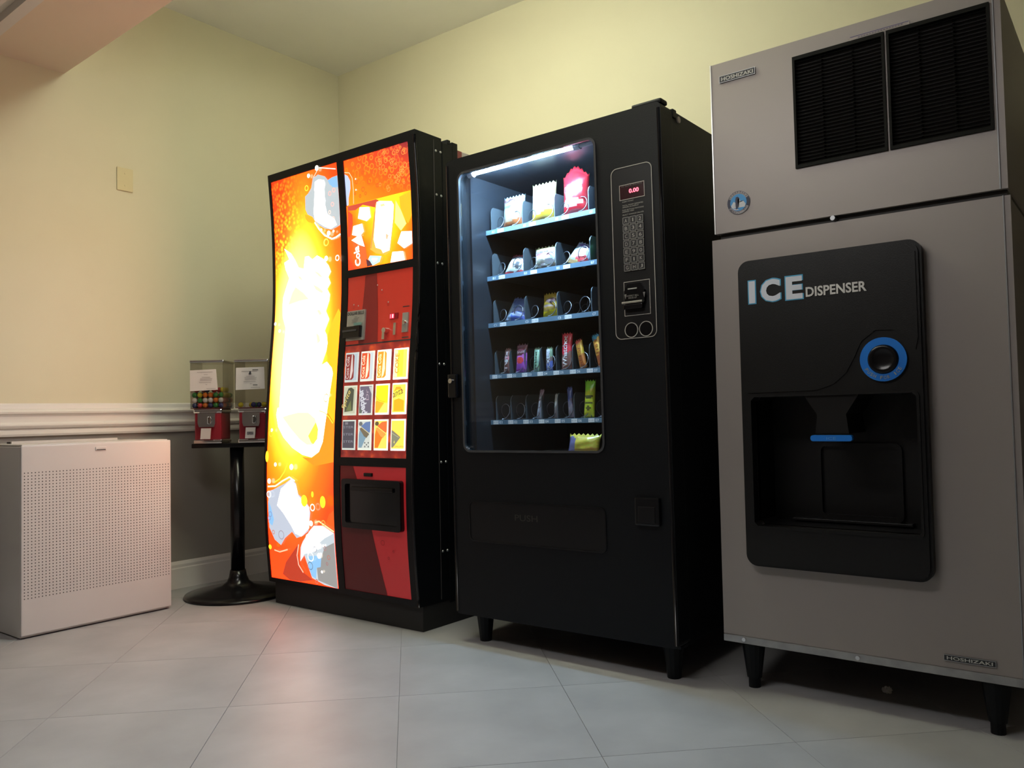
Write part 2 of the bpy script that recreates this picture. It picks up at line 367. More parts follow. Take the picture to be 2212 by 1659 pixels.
# ================================================================== GUMBALL STAND
RED = mat('red_enamel', (.22, .012, .022), .3, coat=.3)
ACR = glass_mat('clear_acrylic', (.95, .94, .93), .02, .03, .55)
gs = thing('gumball_stand', 'pair of red gumball machines with clear hoppers on one black pedestal stand', 'gumball machine', (.40, -1.01, 0), (0, 0, math.radians(38.2)))
obj('base', lathe(new(), [(.245, 0), (.25, .006), (.245, .014), (.19, .026), (.12, .036), (.075, .048), (.052, .066), (.042, .09), (.036, .12)], 48), BLACKG, gs, smooth=True)
obj('pole', cyl(new(), (0, 0, .10), (0, 0, .725), .033, n=28), BLACKG, gs, smooth=True)
obj('mounting_bar', bx(-.20, .18, -.06, .06, .716, .738, bev=.004), BLACKG, gs)
def head(cx, paper):
    W2, Wg, D = .064, .079, .075
    body = obj('body', bx(cx-W2, cx+W2, -D+.008, D-.008, .755, .886, bev=.006), RED, gs)
    obj('bottom_band', bx(cx-W2-.004, cx+W2+.004, -D+.004, D-.004, .738, .757, bev=.005), CHROME, gs)
    col = obj('collar', bx(cx-W2-.005, cx+W2+.005, -D+.003, D-.003, .884, .906, bev=.007), CHROME, gs)
    me_ = obj('coin_mechanism', plate(new(), [(cx-.042, .884), (cx+.042, .884), (cx+.042, .835), (cx+.036, .818), (cx-.036, .818), (cx-.042, .835)], -D-.012, -D+.010), CHROME, gs)
    obj('handle_plate', plate(new(), circ(cx, .850, .026, 20, .022), -D-.017, -D-.012), CHROME, me_)
    obj('handle', bx(cx+.012, cx+.020, -D-.034, -D-.016, .832, .868, bev=.003), CHROME, me_)
    ch = obj('chute_flap', plate(new(), [(cx-.022, .812), (cx+.024, .812), (cx+.020, .760), (cx-.026, .760)], -D-.022, -D-.014), mat('pale_plastic', (.52, .48, .47), .4), gs)
    if paper == 2:
        Art(flat(-D-.022)).rect(cx-.016, cx+.015, .776, .792, (.25, .22, .24)).text('OPEN', (cx-.015, .778), (.028, 0), (0, .012), (.02, .02, .03), .02).done('chute_print', PRINT, ch)
    # hopper: four acrylic walls and a floor
    z0, z1 = .906, 1.128; wl = .0025
    b = new(); box(b, cx-Wg, cx+Wg, -Wg, -Wg+wl, z0, z1); box(b, cx-Wg, cx+Wg, Wg-wl, Wg, z0, z1); box(b, cx-Wg, cx-Wg+wl, -Wg+wl, Wg-wl, z0, z1); box(b, cx+Wg-wl, cx+Wg, -Wg+wl, Wg-wl, z0, z1)
    obj('hopper', b, ACR, gs, label='clear acrylic hopper')
    obj('hopper_floor', bx(cx-Wg+wl, cx+Wg-wl, -Wg+wl, Wg-wl, z0, z0+.003), mat('hopper_floor_red', (.16, .03, .035), .5), gs)
    lid = obj('lid', bx(cx-Wg-.004, cx+Wg+.004, -Wg-.004, Wg+.004, z1, z1+.013, bev=.005), CHROME, gs)
    # paper sheet taped to the front
    if paper == 1: P = [(cx-.080, .992), (cx+.054, .996), (cx+.050, 1.045), (cx+.046, 1.096), (cx-.080, 1.092)]
    else: P = [(cx-.074, .993), (cx+.066, .997), (cx+.064, 1.102), (cx-.072, 1.100)]
    pb = obj('paper_sign', plate(new(), P, -Wg-.0012, -Wg-.0004), mat('white_paper', (.60, .56, .55), .8), gs)
    a = Art(flat(-Wg-.0013))
    g = (.33, .30, .30)
    for k, (x0, x1, z) in enumerate([(-.045, .03, 1.082), (-.012, .006, 1.07), (-.022, .018, 1.058), (-.03, .028, 1.05), (-.03, .026, 1.043), (-.035, .022, 1.033), (-.004, .004, 1.022), (0.0, .045, 1.003)]):
        a.rect(cx+x0, cx+x1, z-.0012, z+.0012, g)
    if paper == 2:
        a.poly([(cx-.01, 1.066), (cx+.002, 1.066), (cx+.001, 1.082), (cx-.006, 1.082)], (.04, .04, .05)); a.rect(cx+.008, cx+.036, 1.087, 1.0905, (.06, .06, .07)); a.rect(cx+.01, cx+.032, 1.014, 1.018, (.1, .1, .1))
    a.done('paper_print', PRINT, pb)
head(-.117, 1); head(.097, 2)
# gumballs, one by one
GC = {'yellow': (.55, .47, .02), 'orange': (.62, .16, .01), 'green': (.02, .20, .03), 'white': (.62, .60, .56), 'red': (.45, .03, .03), 'navy': (.02, .03, .12), 'pink': (.5, .10, .13)}
gm = {}
for k, c in GC.items():
    b = new(); bmesh.ops.create_uvsphere(b, u_segments=14, v_segments=9, radius=.0126); me = bpy.data.meshes.new('gumball'); 
    for f in b.faces: f.smooth = True
    b.to_mesh(me); b.free(); me.materials.append(mat('gumball_'+k, c, .22)); gm[k] = me
Rz = Matrix.Rotation(math.radians(38.2), 4, 'Z')
front = [['navy', 'red', 'orange', 'navy', 'green', 'navy'], ['white', 'green', 'white', 'white', 'orange', 'white'], ['green', 'yellow', 'orange', 'orange', 'green', 'green']]
side = [['navy', 'red', 'red', 'navy', 'red', 'navy'], ['white', 'pink', 'red', 'pink', 'navy', 'red'], ['green', 'yellow', 'yellow', 'yellow', 'yellow', 'green']]
def ball(col, x, y, z, label, group):
    o = bpy.data.objects.new('gumball', gm[col]); COL.objects.link(o); p = Rz @ Vector((x, y, 0)); o.location = (.40+p.x, -1.01+p.y, z)
    tag(o, label, 'gumball', group)
for L in range(3):
    for i in range(6):
        for j in range(6):
            c = front[L][i] if j == 0 else side[L][j] if i == 5 else random.choice(['yellow', 'orange', 'green', 'white', 'red', 'navy', 'pink'])
            ball(c, -.117+(i-2.5)*.0254, (j-2.5)*.0254, .9218+L*.0253, c+' gumball in the hopper that is half full of gumballs', c+' gumballs in the half full hopper')
for i, j, c in ((5, 1, 'yellow'), (5, 3, 'yellow'), (0, 1, 'red'), (1, 2, 'pink'), (2, 1, 'navy'), (3, 2, 'red'), (4, 2, 'red')):
    ball(c, -.117+(i-2.5)*.0254, (j-2.5)*.0254, .9218+3*.0253, c+' gumball in the hopper that is half full of gumballs', c+' gumballs in the half full hopper')
for x, y, c in ((-.06, -.05, 'yellow'), (-.03, .02, 'yellow'), (0, -.045, 'navy'), (.02, -.02, 'navy'), (-.01, .03, 'green'), (.05, -.04, 'yellow'), (.04, .04, 'orange')):
    o_l = c+' gumball left on the floor of the almost empty hopper'
    ball(c, .097+x, y, .9218, o_l, c+' gumballs in the almost empty hopper')

# ================================================================== SOFT DRINK MACHINE
CL, CR = .688, 1.658
PZ = [.10, .34, .58, .827, 1.07, 1.32, 1.5, 1.757, 2.0]; PY = [-1.034, -1.053, -1.057, -1.046, -1.027, -1.003, -.997, -1.002, -1.020]
def prof(z):
    z = max(PZ[0], min(PZ[-1], z))
    for i in range(len(PZ)-1):
        if z <= PZ[i+1]: break
    h = PZ[i+1]-PZ[i]; t_ = (z-PZ[i])/h
    def sl(k):
        if k == 0: return (PY[1]-PY[0])/(PZ[1]-PZ[0])
        if k == len(PZ)-1: return (PY[-1]-PY[-2])/(PZ[-1]-PZ[-2])
        return (PY[k+1]-PY[k-1])/(PZ[k+1]-PZ[k-1])
    m0, m1 = sl(i)*h, sl(i+1)*h
    return (2*t_**3-3*t_**2+1)*PY[i] + (t_**3-2*t_**2+t_)*m0 + (-2*t_**3+3*t_**2)*PY[i+1] + (t_**3-t_**2)*m1
def cpx(px, py):
    y = -1.03
    for _ in range(12):
        p = on_y(px, py, y); y = prof(p.z)
    return (p.x, p.z)
def slab(bm, x0, x1, z0, z1, fo, bo=None, yb=None, n=None):
    n = n or max(1, int((z1-z0)/.04)); prev = None; first = None
    for i in range(n+1):
        z = z0+(z1-z0)*i/n; yf = prof(z)+fo; ybk = yb if yb is not None else prof(z)+bo
        q = [bm.verts.new(c) for c in ((x0, yf, z), (x1, yf, z), (x1, ybk, z), (x0, ybk, z))]
        if prev:
            for k in range(4): bm.faces.new((prev[k], prev[(k+1) % 4], q[(k+1) % 4], q[k]))
        else: first = q
        prev = q
    bm.faces.new(list(reversed(first))); bm.faces.new(prev); bmesh.ops.recalc_face_normals(bm, faces=bm.faces); return bm
cm = at_world(thing('drink_machine', 'tall soft drink vending machine with glowing orange sign and curved front', 'vending machine', (1.173, -.6, 0)))
CX0 = 1.173
obj('cabinet', bx(CL+.012, CR-.004, -.80, -.12, .10, 1.978, bev=.004), mat('cabinet_side_pale', (.50, .45, .43), .45), cm)
obj('side_band', bx(CR-.004, CR-.002, -.772, -.735, .10, 1.976), mat('side_band_red', (.24, .05, .05), .45), cm)
obj('door_post', bx(CL+.005, CR, -.862, -.772, .085, 1.988, bev=.004), BLACK, cm)
obj('hinge_bracket', bx(CR-.10, CR+.001, -.80, -.765, 1.90, 2.002, bev=.003), BLACK, cm); obj('hinge_bracket', bx(CR-.10, CR+.001, -.83, -.81, 1.985, 2.006, bev=.003), BLACK, cm)
obj('kick_plate', bx(CL+.02, CR-.002, -1.018, -.14, 0, .102, bev=.003), RUBBER, cm)
door = obj('door', slab(new(), CL, CR, .10, 2.0, .012, yb=-.866), BLACK, cm)
fr = new()
for a in ((CL, .7035, .10, 2.0), (1.178, 1.219, .10, 2.0), (1.614, CR, .10, 2.0)): slab(fr, *a, -.003, .013)
for a in ((.7035, 1.178, 1.966, 2.0), (.7035, 1.178, .10, .119), (1.219, 1.614, 1.962, 2.0), (1.219, 1.614, 1.453, 1.485), (1.219, 1.614, .646, .682), (1.219, 1.614, .10, .125)): slab(fr, *a, -.003, .013)
obj('door_frame', fr, BLACK, cm)
b = new(); tube(b, [(CR-.006, prof(z)-.001, z) for z in [.10+.04*i for i in range(48)] if z <= 2.0], .007, 8); obj('edge_bead', b, BLACKG, cm, smooth=True)
b = new(); box(b, CR-.001, CR+.0015, -.9145, -.9115, .11, 1.985)
obj('side_seam', b, mat('dark_hole'), cm)
for z in (1.941, 1.758, 1.475, 1.06, .66, .30):
    for y in (-.900, -.872):
        b = new(); cyl(b, (CR-.001, y, z), (CR+.003, y, z), .006, .004, n=12); obj('rivet', b, STEEL, cm, smooth=False)

# --- backlit sign sheets
def nodes_sign(name, build):
    m = bpy.data.materials.new(name); m.use_nodes = True; nt = m.node_tree; bs = nt.nodes['Principled BSDF']
    bs.inputs['Base Color'].default_value = (.06, .02, .01, 1); bs.inputs['Roughness'].default_value = .22
    tc = nt.nodes.new('ShaderNodeTexCoord'); sp = nt.nodes.new('ShaderNodeSeparateXYZ'); nt.links.new(tc.outputs['Object'], sp.inputs[0])
    def M(op, a, b_=None, c=None, clamp=False):
        n = nt.nodes.new('ShaderNodeMath'); n.operation = op; n.use_clamp = clamp
        for i, v in enumerate((a, b_, c)):
            if v is None: continue
            if hasattr(v, 'type') and not isinstance(v, (int, float)): nt.links.new(v, n.inputs[i])
            else: n.inputs[i].default_value = v
        return n.outputs[0]
    def ramp(fac, stops):
        n = nt.nodes.new('ShaderNodeValToRGB'); r = n.color_ramp
        while len(r.elements) < len(stops): r.elements.new(.5)
        for e, (p, c) in zip(r.elements, stops): e.position = p; e.color = (*c, 1)
        nt.links.new(fac, n.inputs[0]); return n.outputs[0]
    def mix(f_, a, c, mode='MIX'):
        n = nt.nodes.new('ShaderNodeMix'); n.data_type = 'RGBA'; n.blend_type = mode; n.clamp_result = False
        for k, v in (('Factor', f_), ('A', a), ('B', c)):
            if isinstance(v, (int, float)): n.inputs[k].default_value = v
            elif isinstance(v, tuple): n.inputs[k].default_value = (*v, 1)
            else: nt.links.new(v, n.inputs[k])
        return n.outputs['Result']
    def vor(scale, feat='F1'):
        n = nt.nodes.new('ShaderNodeTexVoronoi'); n.feature = feat; n.inputs['Scale'].default_value = scale; nt.links.new(tc.outputs['Object'], n.inputs['Vector']); return n.outputs['Distance']
    def noi(scale):
        n = nt.nodes.new('ShaderNodeTexNoise'); n.inputs['Scale'].default_value = scale; nt.links.new(tc.outputs['Object'], n.inputs['Vector']); return n.outputs['Fac']
    X = M('ADD', sp.outputs['X'], CX0); Z = sp.outputs['Z']
    col = build(M, ramp, mix, vor, noi, X, Z)
    nt.links.new(col, bs.inputs['Emission Color']); bs.inputs['Emission Strength'].default_value = SIGN
    return m
def sign_main(M, ramp, mix, vor, noi, X, Z):
    dx = M('DIVIDE', M('SUBTRACT', X, .885), .265); dz = M('DIVIDE', M('SUBTRACT', Z, 1.20), .70)
    d = M('ADD', M('MULTIPLY', dx, dx), M('MULTIPLY', dz, dz))
    d = M('MULTIPLY', d, .5)
    c = ramp(d, [(0, (4.2, 2.0, .50)), (.16, (4.0, 1.5, .28)), (.28, (3.6, .80, .03)), (.42, (3.0, .37, .008)), (.60, (2.6, .17, .004)), (1.0, (1.6, .062, .005))])
    v = ramp(vor(55), [(0, (1.1, 1.7, 1.2)), (.35, (.8, .8, .8)), (.62, (.30, .26, .5))])
    mk = M('MULTIPLY', M('MULTIPLY', M('SUBTRACT', .95, X), 6, clamp=True), M('MULTIPLY', M('SUBTRACT', Z, 1.45), 5, clamp=True), clamp=True)
    mk = M('MULTIPLY', mk, M('MULTIPLY', M('SUBTRACT', d, .16), 7, clamp=True))
    c = mix(mk, c, mix(1.0, c, v, 'MULTIPLY'))
    lowm = M('MULTIPLY', M('SUBTRACT', .42, Z), 3.2, clamp=True)
    return mix(lowm, c, (2.4, .075, .01))
def sign_top(M, ramp, mix, vor, noi, X, Z):
    g = M('ADD', M('MULTIPLY', M('SUBTRACT', X, 1.22), 1.1), M('MULTIPLY', M('SUBTRACT', Z, 1.77), 2.2))
    c = ramp(g, [(0, (4.5, .30, .006)), (.35, (3.0, .14, .006)), (.62, (1.0, .075, .02)), (.9, (.16, .018, .04))])
    v = ramp(vor(38), [(0, (.8, .9, .9)), (.30, (.75, .8, .9)), (.42, (2.0, 2.6, 1.2)), (.55, (.7, .7, .8))])
    mk = M('MULTIPLY', M('SUBTRACT', M('ADD', g, M('MULTIPLY', noi(9), .4)), .52), 4, clamp=True)
    return mix(mk, c, mix(1.0, c, v, 'MULTIPLY'))
def sign_pic(M, ramp, mix, vor, noi, X, Z):
    g = M('ADD', M('MULTIPLY', M('ABSOLUTE', M('SUBTRACT', X, 1.45)), 3.0), M('MULTIPLY', M('SUBTRACT', Z, 1.60), -1.6))
    g = M('ADD', g, M('MULTIPLY', noi(14), .25))
    return ramp(g, [(0, (3.5, .95, .02)), (.3, (3.2, .5, .008)), (.55, (2.4, .19, .005)), (.9, (.8, .05, .01))])
def sign_sel(M, ramp, mix, vor, noi, X, Z):
    return ramp(noi(22), [(0.3, (.05, .006, .006)), (.55, (.16, .014, .010)), (.75, (.42, .055, .010))])
main = obj('sign_panel', slab(new(), .7035, 1.178, .119, 1.966, .002, .012), nodes_sign('backlit_sign', sign_main), cm, label='tall glowing orange backlit sign')
csurf = lambda u, v: (u, prof(v)+.002, v)
A = Art(csurf, fine=.06)
S1 = lambda x, y: cpx(575+x*.14468, 520+y*.14468); S2 = lambda x, y: cpx(575+x*.16268, 740+y*.16268)
S3 = lambda x, y: cpx(575+x*.1326, 340+y*.1326); S4 = lambda x, y: cpx(575+x*.16882, 1000+y*.16882)
XR = 1.177
def P(fn, *pts): return [(min(XR, max(.704, q[0])), min(1.965, max(.12, q[1]))) for q in (fn(*p) for p in pts)]
WH = (5.0, 4.2, 3.2)
# deep red wedge and red waves at the foot
A.poly(P(S4, (400, 1050), (250, 1270), (210, 1420), (300, 1500), (440, 1520), (600, 1500), (450, 1380), (410, 1200)), (.42, .035, .012))
A.poly(P(S4, (800, 660), (880, 600), (880, 860), (760, 790)), (.95, .09, .006))
# right hand orange wave
A.poly([S1(1080, 1010), S1(1000, 1180), S1(920, 1400), S1(910, 1659), S2(800, 140), S2(880, 420), S2(780, 600), S2(740, 800), S2(900, 1070), (XR, .86), (XR, 1.30)], (4.2, .50, .008))
A.poly([S2(900, 1070), S2(760, 900), S2(735, 1050), S2(755, 1250), S2(700, 1460), S2(600, 1540), S2(480, 1520), S2(640, 1640), (XR, .66), (XR, .86)], (3.6, .27, .005))
# blown-out script lettering, read from the foot of the sign upwards
pu = [(270, 120), (370, 190), (430, 290), (480, 400), (560, 420), (580, 240), (630, 228), (690, 280), (760, 220), (850, 270), (930, 370), (965, 460), (925, 540), (960, 630), (910, 720), (950, 800), (940, 890), (860, 930), (810, 950), (890, 1050), (940, 1170), (900, 1270), (850, 1300), (900, 1400), (915, 1520)]
pr2 = [(815, 0), (800, 100), (700, 210), (730, 300), (805, 255), (790, 330), (870, 335), (885, 410), (780, 430), (770, 530), (785, 590), (740, 650), (720, 750), (715, 900), (730, 1050), (750, 1200), (750, 1320), (700, 1450), (600, 1525), (480, 1490), (350, 1400), (230, 1260), (160, 1120), (135, 960), (150, 870), (230, 840), (250, 700), (230, 500), (220, 300), (260, 100)]
pl = [(340, 1450), (290, 1300), (250, 1150), (245, 1000), (255, 850), (300, 700), (345, 560), (290, 430), (270, 330), (345, 280), (310, 200)]
A.poly([S1(*p) for p in pu] + [S2(*p) for p in pr2] + [S1(*p) for p in pl], WH)
CR1 = (5.0, 1.9, .50)
A.poly([S2(*p) for p in ((215, 990), (330, 1150), (450, 1290), (540, 1358), (620, 1360), (680, 1280), (692, 1150), (650, 1010), (560, 930), (420, 930), (300, 960))], CR1)
A.poly([S2(*p) for p in ((560, 1240), (600, 1330), (630, 1350), (678, 1280), (690, 1150), (660, 1060), (610, 1150))], (2.0, 1.3, .06))
for q in (((330, 960), (390, 780), (440, 690), (560, 780), (640, 870), (500, 900)), ((700, 650), (780, 690), (860, 760), (830, 785), (740, 730)), ((700, 440), (790, 480), (850, 545), (800, 540)), ((760, 1040), (800, 1030), (840, 1090), (800, 1115)), ((470, 520), (520, 540), (560, 600), (500, 570)), ((750, 1370), (800, 1420), (815, 1500), (770, 1540))):
    A.poly([S1(*p) for p in q], CR1)
# ice blocks
ICEC, ICEB, ICEG = (.42, .47, .49), (.22, .44, .70), (.25, .245, .235)
A.poly(P(S3, (640, 640), (690, 590), (740, 500), (765, 340), (850, 280), (960, 310), (1010, 370), (1080, 325), (1180, 290), (1215, 1100), (1150, 1140), (1070, 1180), (960, 1160), (870, 1110), (800, 1040), (760, 970), (680, 930), (645, 850)), ICEC)
A.poly(P(S3, (800, 400), (860, 360), (950, 370), (970, 430), (945, 560), (972, 700), (965, 900), (1120, 1000), (1160, 1100), (1060, 1165), (960, 1130), (800, 1030), (780, 900), (790, 740), (820, 640), (790, 540)), (2.6, 2.7, 2.6))
A.poly(P(S3, (1010, 375), (1080, 330), (1160, 300), (1190, 480), (1100, 490), (1040, 440)), ICEB)
A.poly(P(S3, (640, 930), (690, 945), (770, 985), (810, 1050), (760, 1075), (690, 1050), (650, 1000)), (1.3, .4, .01))
A.line(P(S3, (800, 1060), (870, 1170), (960, 1270), (1080, 1330), (1150, 1300), (1220, 1250)), .006, WH); A.line(P(S3, (870, 170), (1000, 180), (1140, 190)), .004, (1.6, 1.2, 1.1)); A.line(P(S3, (840, 220), (780, 330)), .003, (1.5, .9, .8))
A.poly(P(S4, (35, 360), (100, 340), (250, 260), (330, 200), (390, 260), (420, 400), (500, 470), (560, 560), (575, 640), (560, 760), (550, 870), (480, 930), (400, 960), (340, 880), (250, 960), (200, 1050), (120, 980), (50, 820)), (.42, .46, .54))
A.poly(P(S4, (200, 330), (330, 210), (390, 280), (420, 420), (560, 570), (560, 830), (460, 940), (380, 900), (330, 800), (230, 640), (150, 540)), WH)
A.poly(P(S4, (35, 480), (70, 560), (110, 720), (90, 800), (45, 760)), ICEB)
A.poly(P(S4, (570, 860), (620, 800), (740, 800), (880, 900), (890, 1050), (930, 1620), (760, 1560), (600, 1470), (540, 1300), (500, 1180), (450, 1260), (450, 1080), (480, 1000)), (.45, .51, .55))
A.poly(P(S4, (570, 870), (620, 810), (740, 810), (870, 900), (760, 960), (700, 1010), (640, 1130), (560, 1150), (500, 1160), (450, 1250), (470, 1040)), (2.6, 2.7, 2.6))
A.poly(P(S4, (760, 1080), (880, 1020), (930, 1610), (680, 1500), (660, 1330), (720, 1200)), ICEG)
A.poly(P(S4, (560, 1190), (720, 1180), (710, 1330), (660, 1340), (650, 1480), (590, 1440), (560, 1330)), ICEB)
A.line(P(S4, (35, 300), (130, 295), (220, 230), (310, 180), (380, 230)), .007, (2.5, 1.6, .9)); A.line(P(S4, (640, 760), (690, 745), (780, 810), (880, 880)), .007, (1.9, .7, .35)); A.line(P(S4, (430, 1040), (410, 1180), (430, 1300), (490, 1400)), .006, (1.6, .5, .35)); A.line(P(S4, (120, 1110), (190, 1135), (290, 1105)), .006, (1.6, .5, .3))
A.line(P(S2, (720, 905), (790, 930), (850, 990), (900, 1070)), .004, (2.0, 1.3, .05)); A.line(P(S4, (290, 0), (250, 110), (190, 200), (120, 250)), .005, (2.0, 1.1, .04))
for fn, x, y, r in ((S3, 710, 305, 3.6), (S3, 845, 180, 4.6), (S3, 1040, 1240, 4.4), (S3, 920, 1185, 2.6), (S3, 1120, 1205, 2.3), (S1, 918, 270, 4.6), (S1, 160, 1245, 3), (S1, 225, 1350, 3), (S4, 60, 230, 4.6), (S4, 345, 50, 5), (S4, 140, 18, 3.5), (S2, 820, 693, 3), (S2, 100, 1162, 3), (S4, 685, 1065, 5), (S4, 700, 1185, 4.6), (S4, 740, 1390, 2.3), (S4, 755, 1055, 2.2), (S4, 600, 770, 4.6)):
    c0 = fn(x, y); A.poly(circ(min(c0[0], XR-r*.0026), c0[1], r*.0026, 12), WH)
for fn, x, y, r, c in ((S3, 692, 510, 5, (2, 1.2, .05)), (S3, 1010, 1390, 6.5, (2.2, 1.5, .2)), (S1, 930, 30, 6, (2.2, 1.5, .1)), (S1, 1095, 262, 5, WH), (S4, 622, 567, 6, WH), (S4, 65, 398, 6, (2, 2, 2)), (S4, 600, 1195, 8, (1.8, 2, 2.2)), (S4, 570, 955, 7, (1.2, .9, .7)), (S2, 830, 735, 7, (1.3, .35, .01)), (S2, 100, 1205, 6, (1.5, .7, .03)), (S4, 655, 1100, 5, (.3, .3, .35)), (S4, 785, 1090, 4, (.35, .2, .2)), (S4, 835, 1205, 4, (.4, .15, .12)), (S4, 600, 1310, 7, (.12, .2, .3)), (S4, 815, 1285, 3, (.3, .15, .15)), (S4, 685, 1510, 4, (.4, .12, .08)), (S4, 230, 915, 8, (.3, .25, .3)), (S4, 130, 880, 4, (.5, .2, .15)), (S4, 90, 650, 5, (.2, .25, .45)), (S4, 80, 700, 4, (.2, .25, .45)), (S4, 770, 765, 5, (1.7, .4, .05)),
                       (S3, 1085, 600, 4, (1.3, .45, .4)), (S3, 1150, 545, 4, (1.3, .45, .4)), (S3, 1130, 775, 4, (1.3, .5, .45)), (S3, 1085, 905, 3.5, (1.3, .7, .6)), (S3, 1020, 950, 4, (1.3, .7, .6)), (S3, 1145, 1010, 4, (1.3, .6, .5)), (S3, 955, 695, 3, (1.1, .8, .8)), (S3, 930, 425, 3, (.8, .8, .85))):
    c0 = fn(x, y); A.ring(min(c0[0], XR-r*.0027), c0[1], r*.0026, .0038, c)
for x, y, rx_, rz_ in ((530, 480, .022, .026), (768, 495, .018, .026), (637, 397, .008, .013), (60, 1510, .012, .026), (98, 1065, .011, .011)):
    c0 = (S4 if y != 1510 else S2)(x, y); A.poly(circ(max(c0[0], .718), c0[1], rx_, 14, rz_), (2.0, 1.0, .02))
A.done('sign_print', LIT, main)

up = obj('sign_panel', slab(new(), 1.219, 1.614, 1.768, 1.962, .003, .012), nodes_sign('backlit_top_sign', sign_top), cm, label='glowing red sign panel with bubbles')
A = Art(lambda u, v: (u, prof(v)+.003, v), fine=.08)
A.poly([(1.2195, 1.905), (1.238, 1.895), (1.252, 1.870), (1.25, 1.838), (1.235, 1.80), (1.232, 1.769), (1.2195, 1.769)], (.45, .55, .85))
A.line([(1.22, 1.912), (1.25, 1.905), (1.266, 1.88), (1.268, 1.83), (1.264, 1.77)], .003, (1.4, .7, .4))
for x, z, r in ((1.29, 1.86, .010), (1.31, 1.93, .009), (1.335, 1.89, .007), (1.33, 1.82, .010), (1.37, 1.845, .011), (1.31, 1.795, .007), (1.345, 1.80, .007), (1.40, 1.88, .008), (1.42, 1.82, .008), (1.28, 1.81, .006)):
    A.ring(x, z, r, .0022, (.62, .06, .01))
for x, z in ((1.29, 1.871), (1.288, 1.825)): A.poly(circ(x, z, .004, 8), (1.8, 1.2, .9))
random.seed(3)
for i in range(34):
    x = 1.44+random.random()*.16; z = 1.785+random.random()*.16; A.ring(x, z, .005+random.random()*.006, .002, (1.2, .34, .05), 12)
A.done('sign_print', LIT, up)

pic = obj('sign_panel', slab(new(), 1.219, 1.614, 1.485, 1.765, .0005, .012), nodes_sign('backlit_picture_sign', sign_pic), cm, label='glowing picture panel of a can among ice cubes')
A = Art(lambda u, v: (u, prof(v)+.0005, v), fine=.08)
S6 = lambda x, y: cpx(720+x*.19286, 290+y*.19286)
def P6(*pts): return [(min(1.613, max(1.22, q[0])), min(1.764, max(1.486, q[1]))) for q in (S6(*p) for p in pts)]
A.poly(P6((160, 800), (300, 770), (480, 720), (510, 740), (470, 820), (330, 790), (250, 850), (165, 860)), (.55, .06, .03))
A.poly(P6((165, 860), (215, 900), (220, 1000), (190, 1150), (165, 1150)), (.9, .05, .012))
A.poly(P6((740, 700), (870, 640), (885, 900), (840, 1000), (760, 880)), (1.6, .45, .01))
A.poly(P6((700, 740), (760, 850), (820, 1000), (760, 1080), (690, 990)), (2.2, 1.6, .25))
A.poly(P6((480, 770), (520, 745), (660, 745), (688, 780), (682, 950), (660, 1150), (645, 1310), (590, 1352), (480, 1335), (415, 1290), (440, 1100), (462, 880)), (1.5, .45, .06))
A.poly(P6((490, 760), (520, 748), (655, 750), (680, 790), (672, 950), (650, 1150), (632, 1300), (560, 1330), (540, 1290), (480, 1270), (455, 1180), (470, 1000), (478, 860)), WH)
A.poly(P6((525, 790), (570, 775), (585, 800), (540, 812)), (1.6, .7, .3)); A.poly(P6((590, 1110), (625, 1130), (610, 1180), (595, 1175)), (1.2, .5, .3)); A.line(P6((470, 870), (450, 1080), (425, 1280)), .004, (1.3, .2, .05))
for q, inner in ((((300, 820), (410, 815), (425, 930), (380, 975), (280, 945)), 1), (((230, 1030), (330, 1000), (350, 1090), (300, 1150), (215, 1130)), 1), (((770, 1090), (885, 1085), (900, 1220), (800, 1280), (725, 1220)), 2), (((670, 1320), (790, 1310), (810, 1410), (650, 1450)), 3), (((420, 1360), (550, 1365), (530, 1430), (450, 1480), (400, 1400)), 0)):
    A.poly(P6(*q), ((.5, .7, .8), (1.4, 1.35, 1.3), (2.0, 1.9, 1.8), WH)[inner])
    m_ = (sum(p[0] for p in q)/len(q), sum(p[1] for p in q)/len(q)); A.poly(P6(*[((p[0]+m_[0])/2, (p[1]+m_[1])/2) for p in q]), ((.75, .85, .9), (.75, .77, .8), WH, WH)[inner])
A.poly(P6((220, 1180), (330, 1130), (370, 1250), (390, 1400), (380, 1500), (300, 1500), (260, 1350)), (1.2, .12, .02))
A.poly(P6((215, 1190), (320, 1120), (360, 1260), (300, 1240)), WH)
o0 = S6(300, 1480); A.text('Cola', (o0[0]+.012, o0[1]+.004), (-.012, .085), (-.034, -.004), WH, .02)
A.poly(P6((380, 1400), (420, 1420), (450, 1470), (390, 1500)), (.08, .02, .03))
A.done('sign_print', LIT, pic)

# --- coin panel
coin = obj('coin_panel', slab(new(), 1.219, 1.614, 1.160, 1.453, .001, .012), mat('red_plastic_panel', (.46, .035, .022), .25, noise=.12, nscale=6, emit=(.10, .005, .003)), cm, label='red panel with bill slot and coin lock')  # faint red glow added to lift the panel's brightness
cs2 = lambda off: (lambda u, v: (u, prof(v)+off, v))
A = Art(cs2(.001), fine=.08)
A.poly([(1.33, 1.452), (1.40, 1.452), (1.385, 1.36), (1.39, 1.24), (1.42, 1.161), (1.30, 1.161), (1.31, 1.28), (1.325, 1.37)], (.27, .018, .018))
for x, z in ((1.404, 1.402), (1.432, 1.378), (1.26, 1.332), (1.473, 1.323), (1.29, 1.325)): A.poly(circ(x, z, .0035, 8), (.75, .6, .55)); A.ring(x, z-.008, .008, .0012, (.30, .015, .015))
A.done('panel_print', PRINT, coin)
def onface(u0, u1, z0, z1, f_, bk): return slab(new(), u0, u1, z0, z1, f_, bk)
bill = obj('bill_acceptor', onface(1.228, 1.340, 1.176, 1.305, -.008, .006), mat('brushed_plate', (.42, .42, .40), .4, .5, noise=.15, nscale=40), cm)
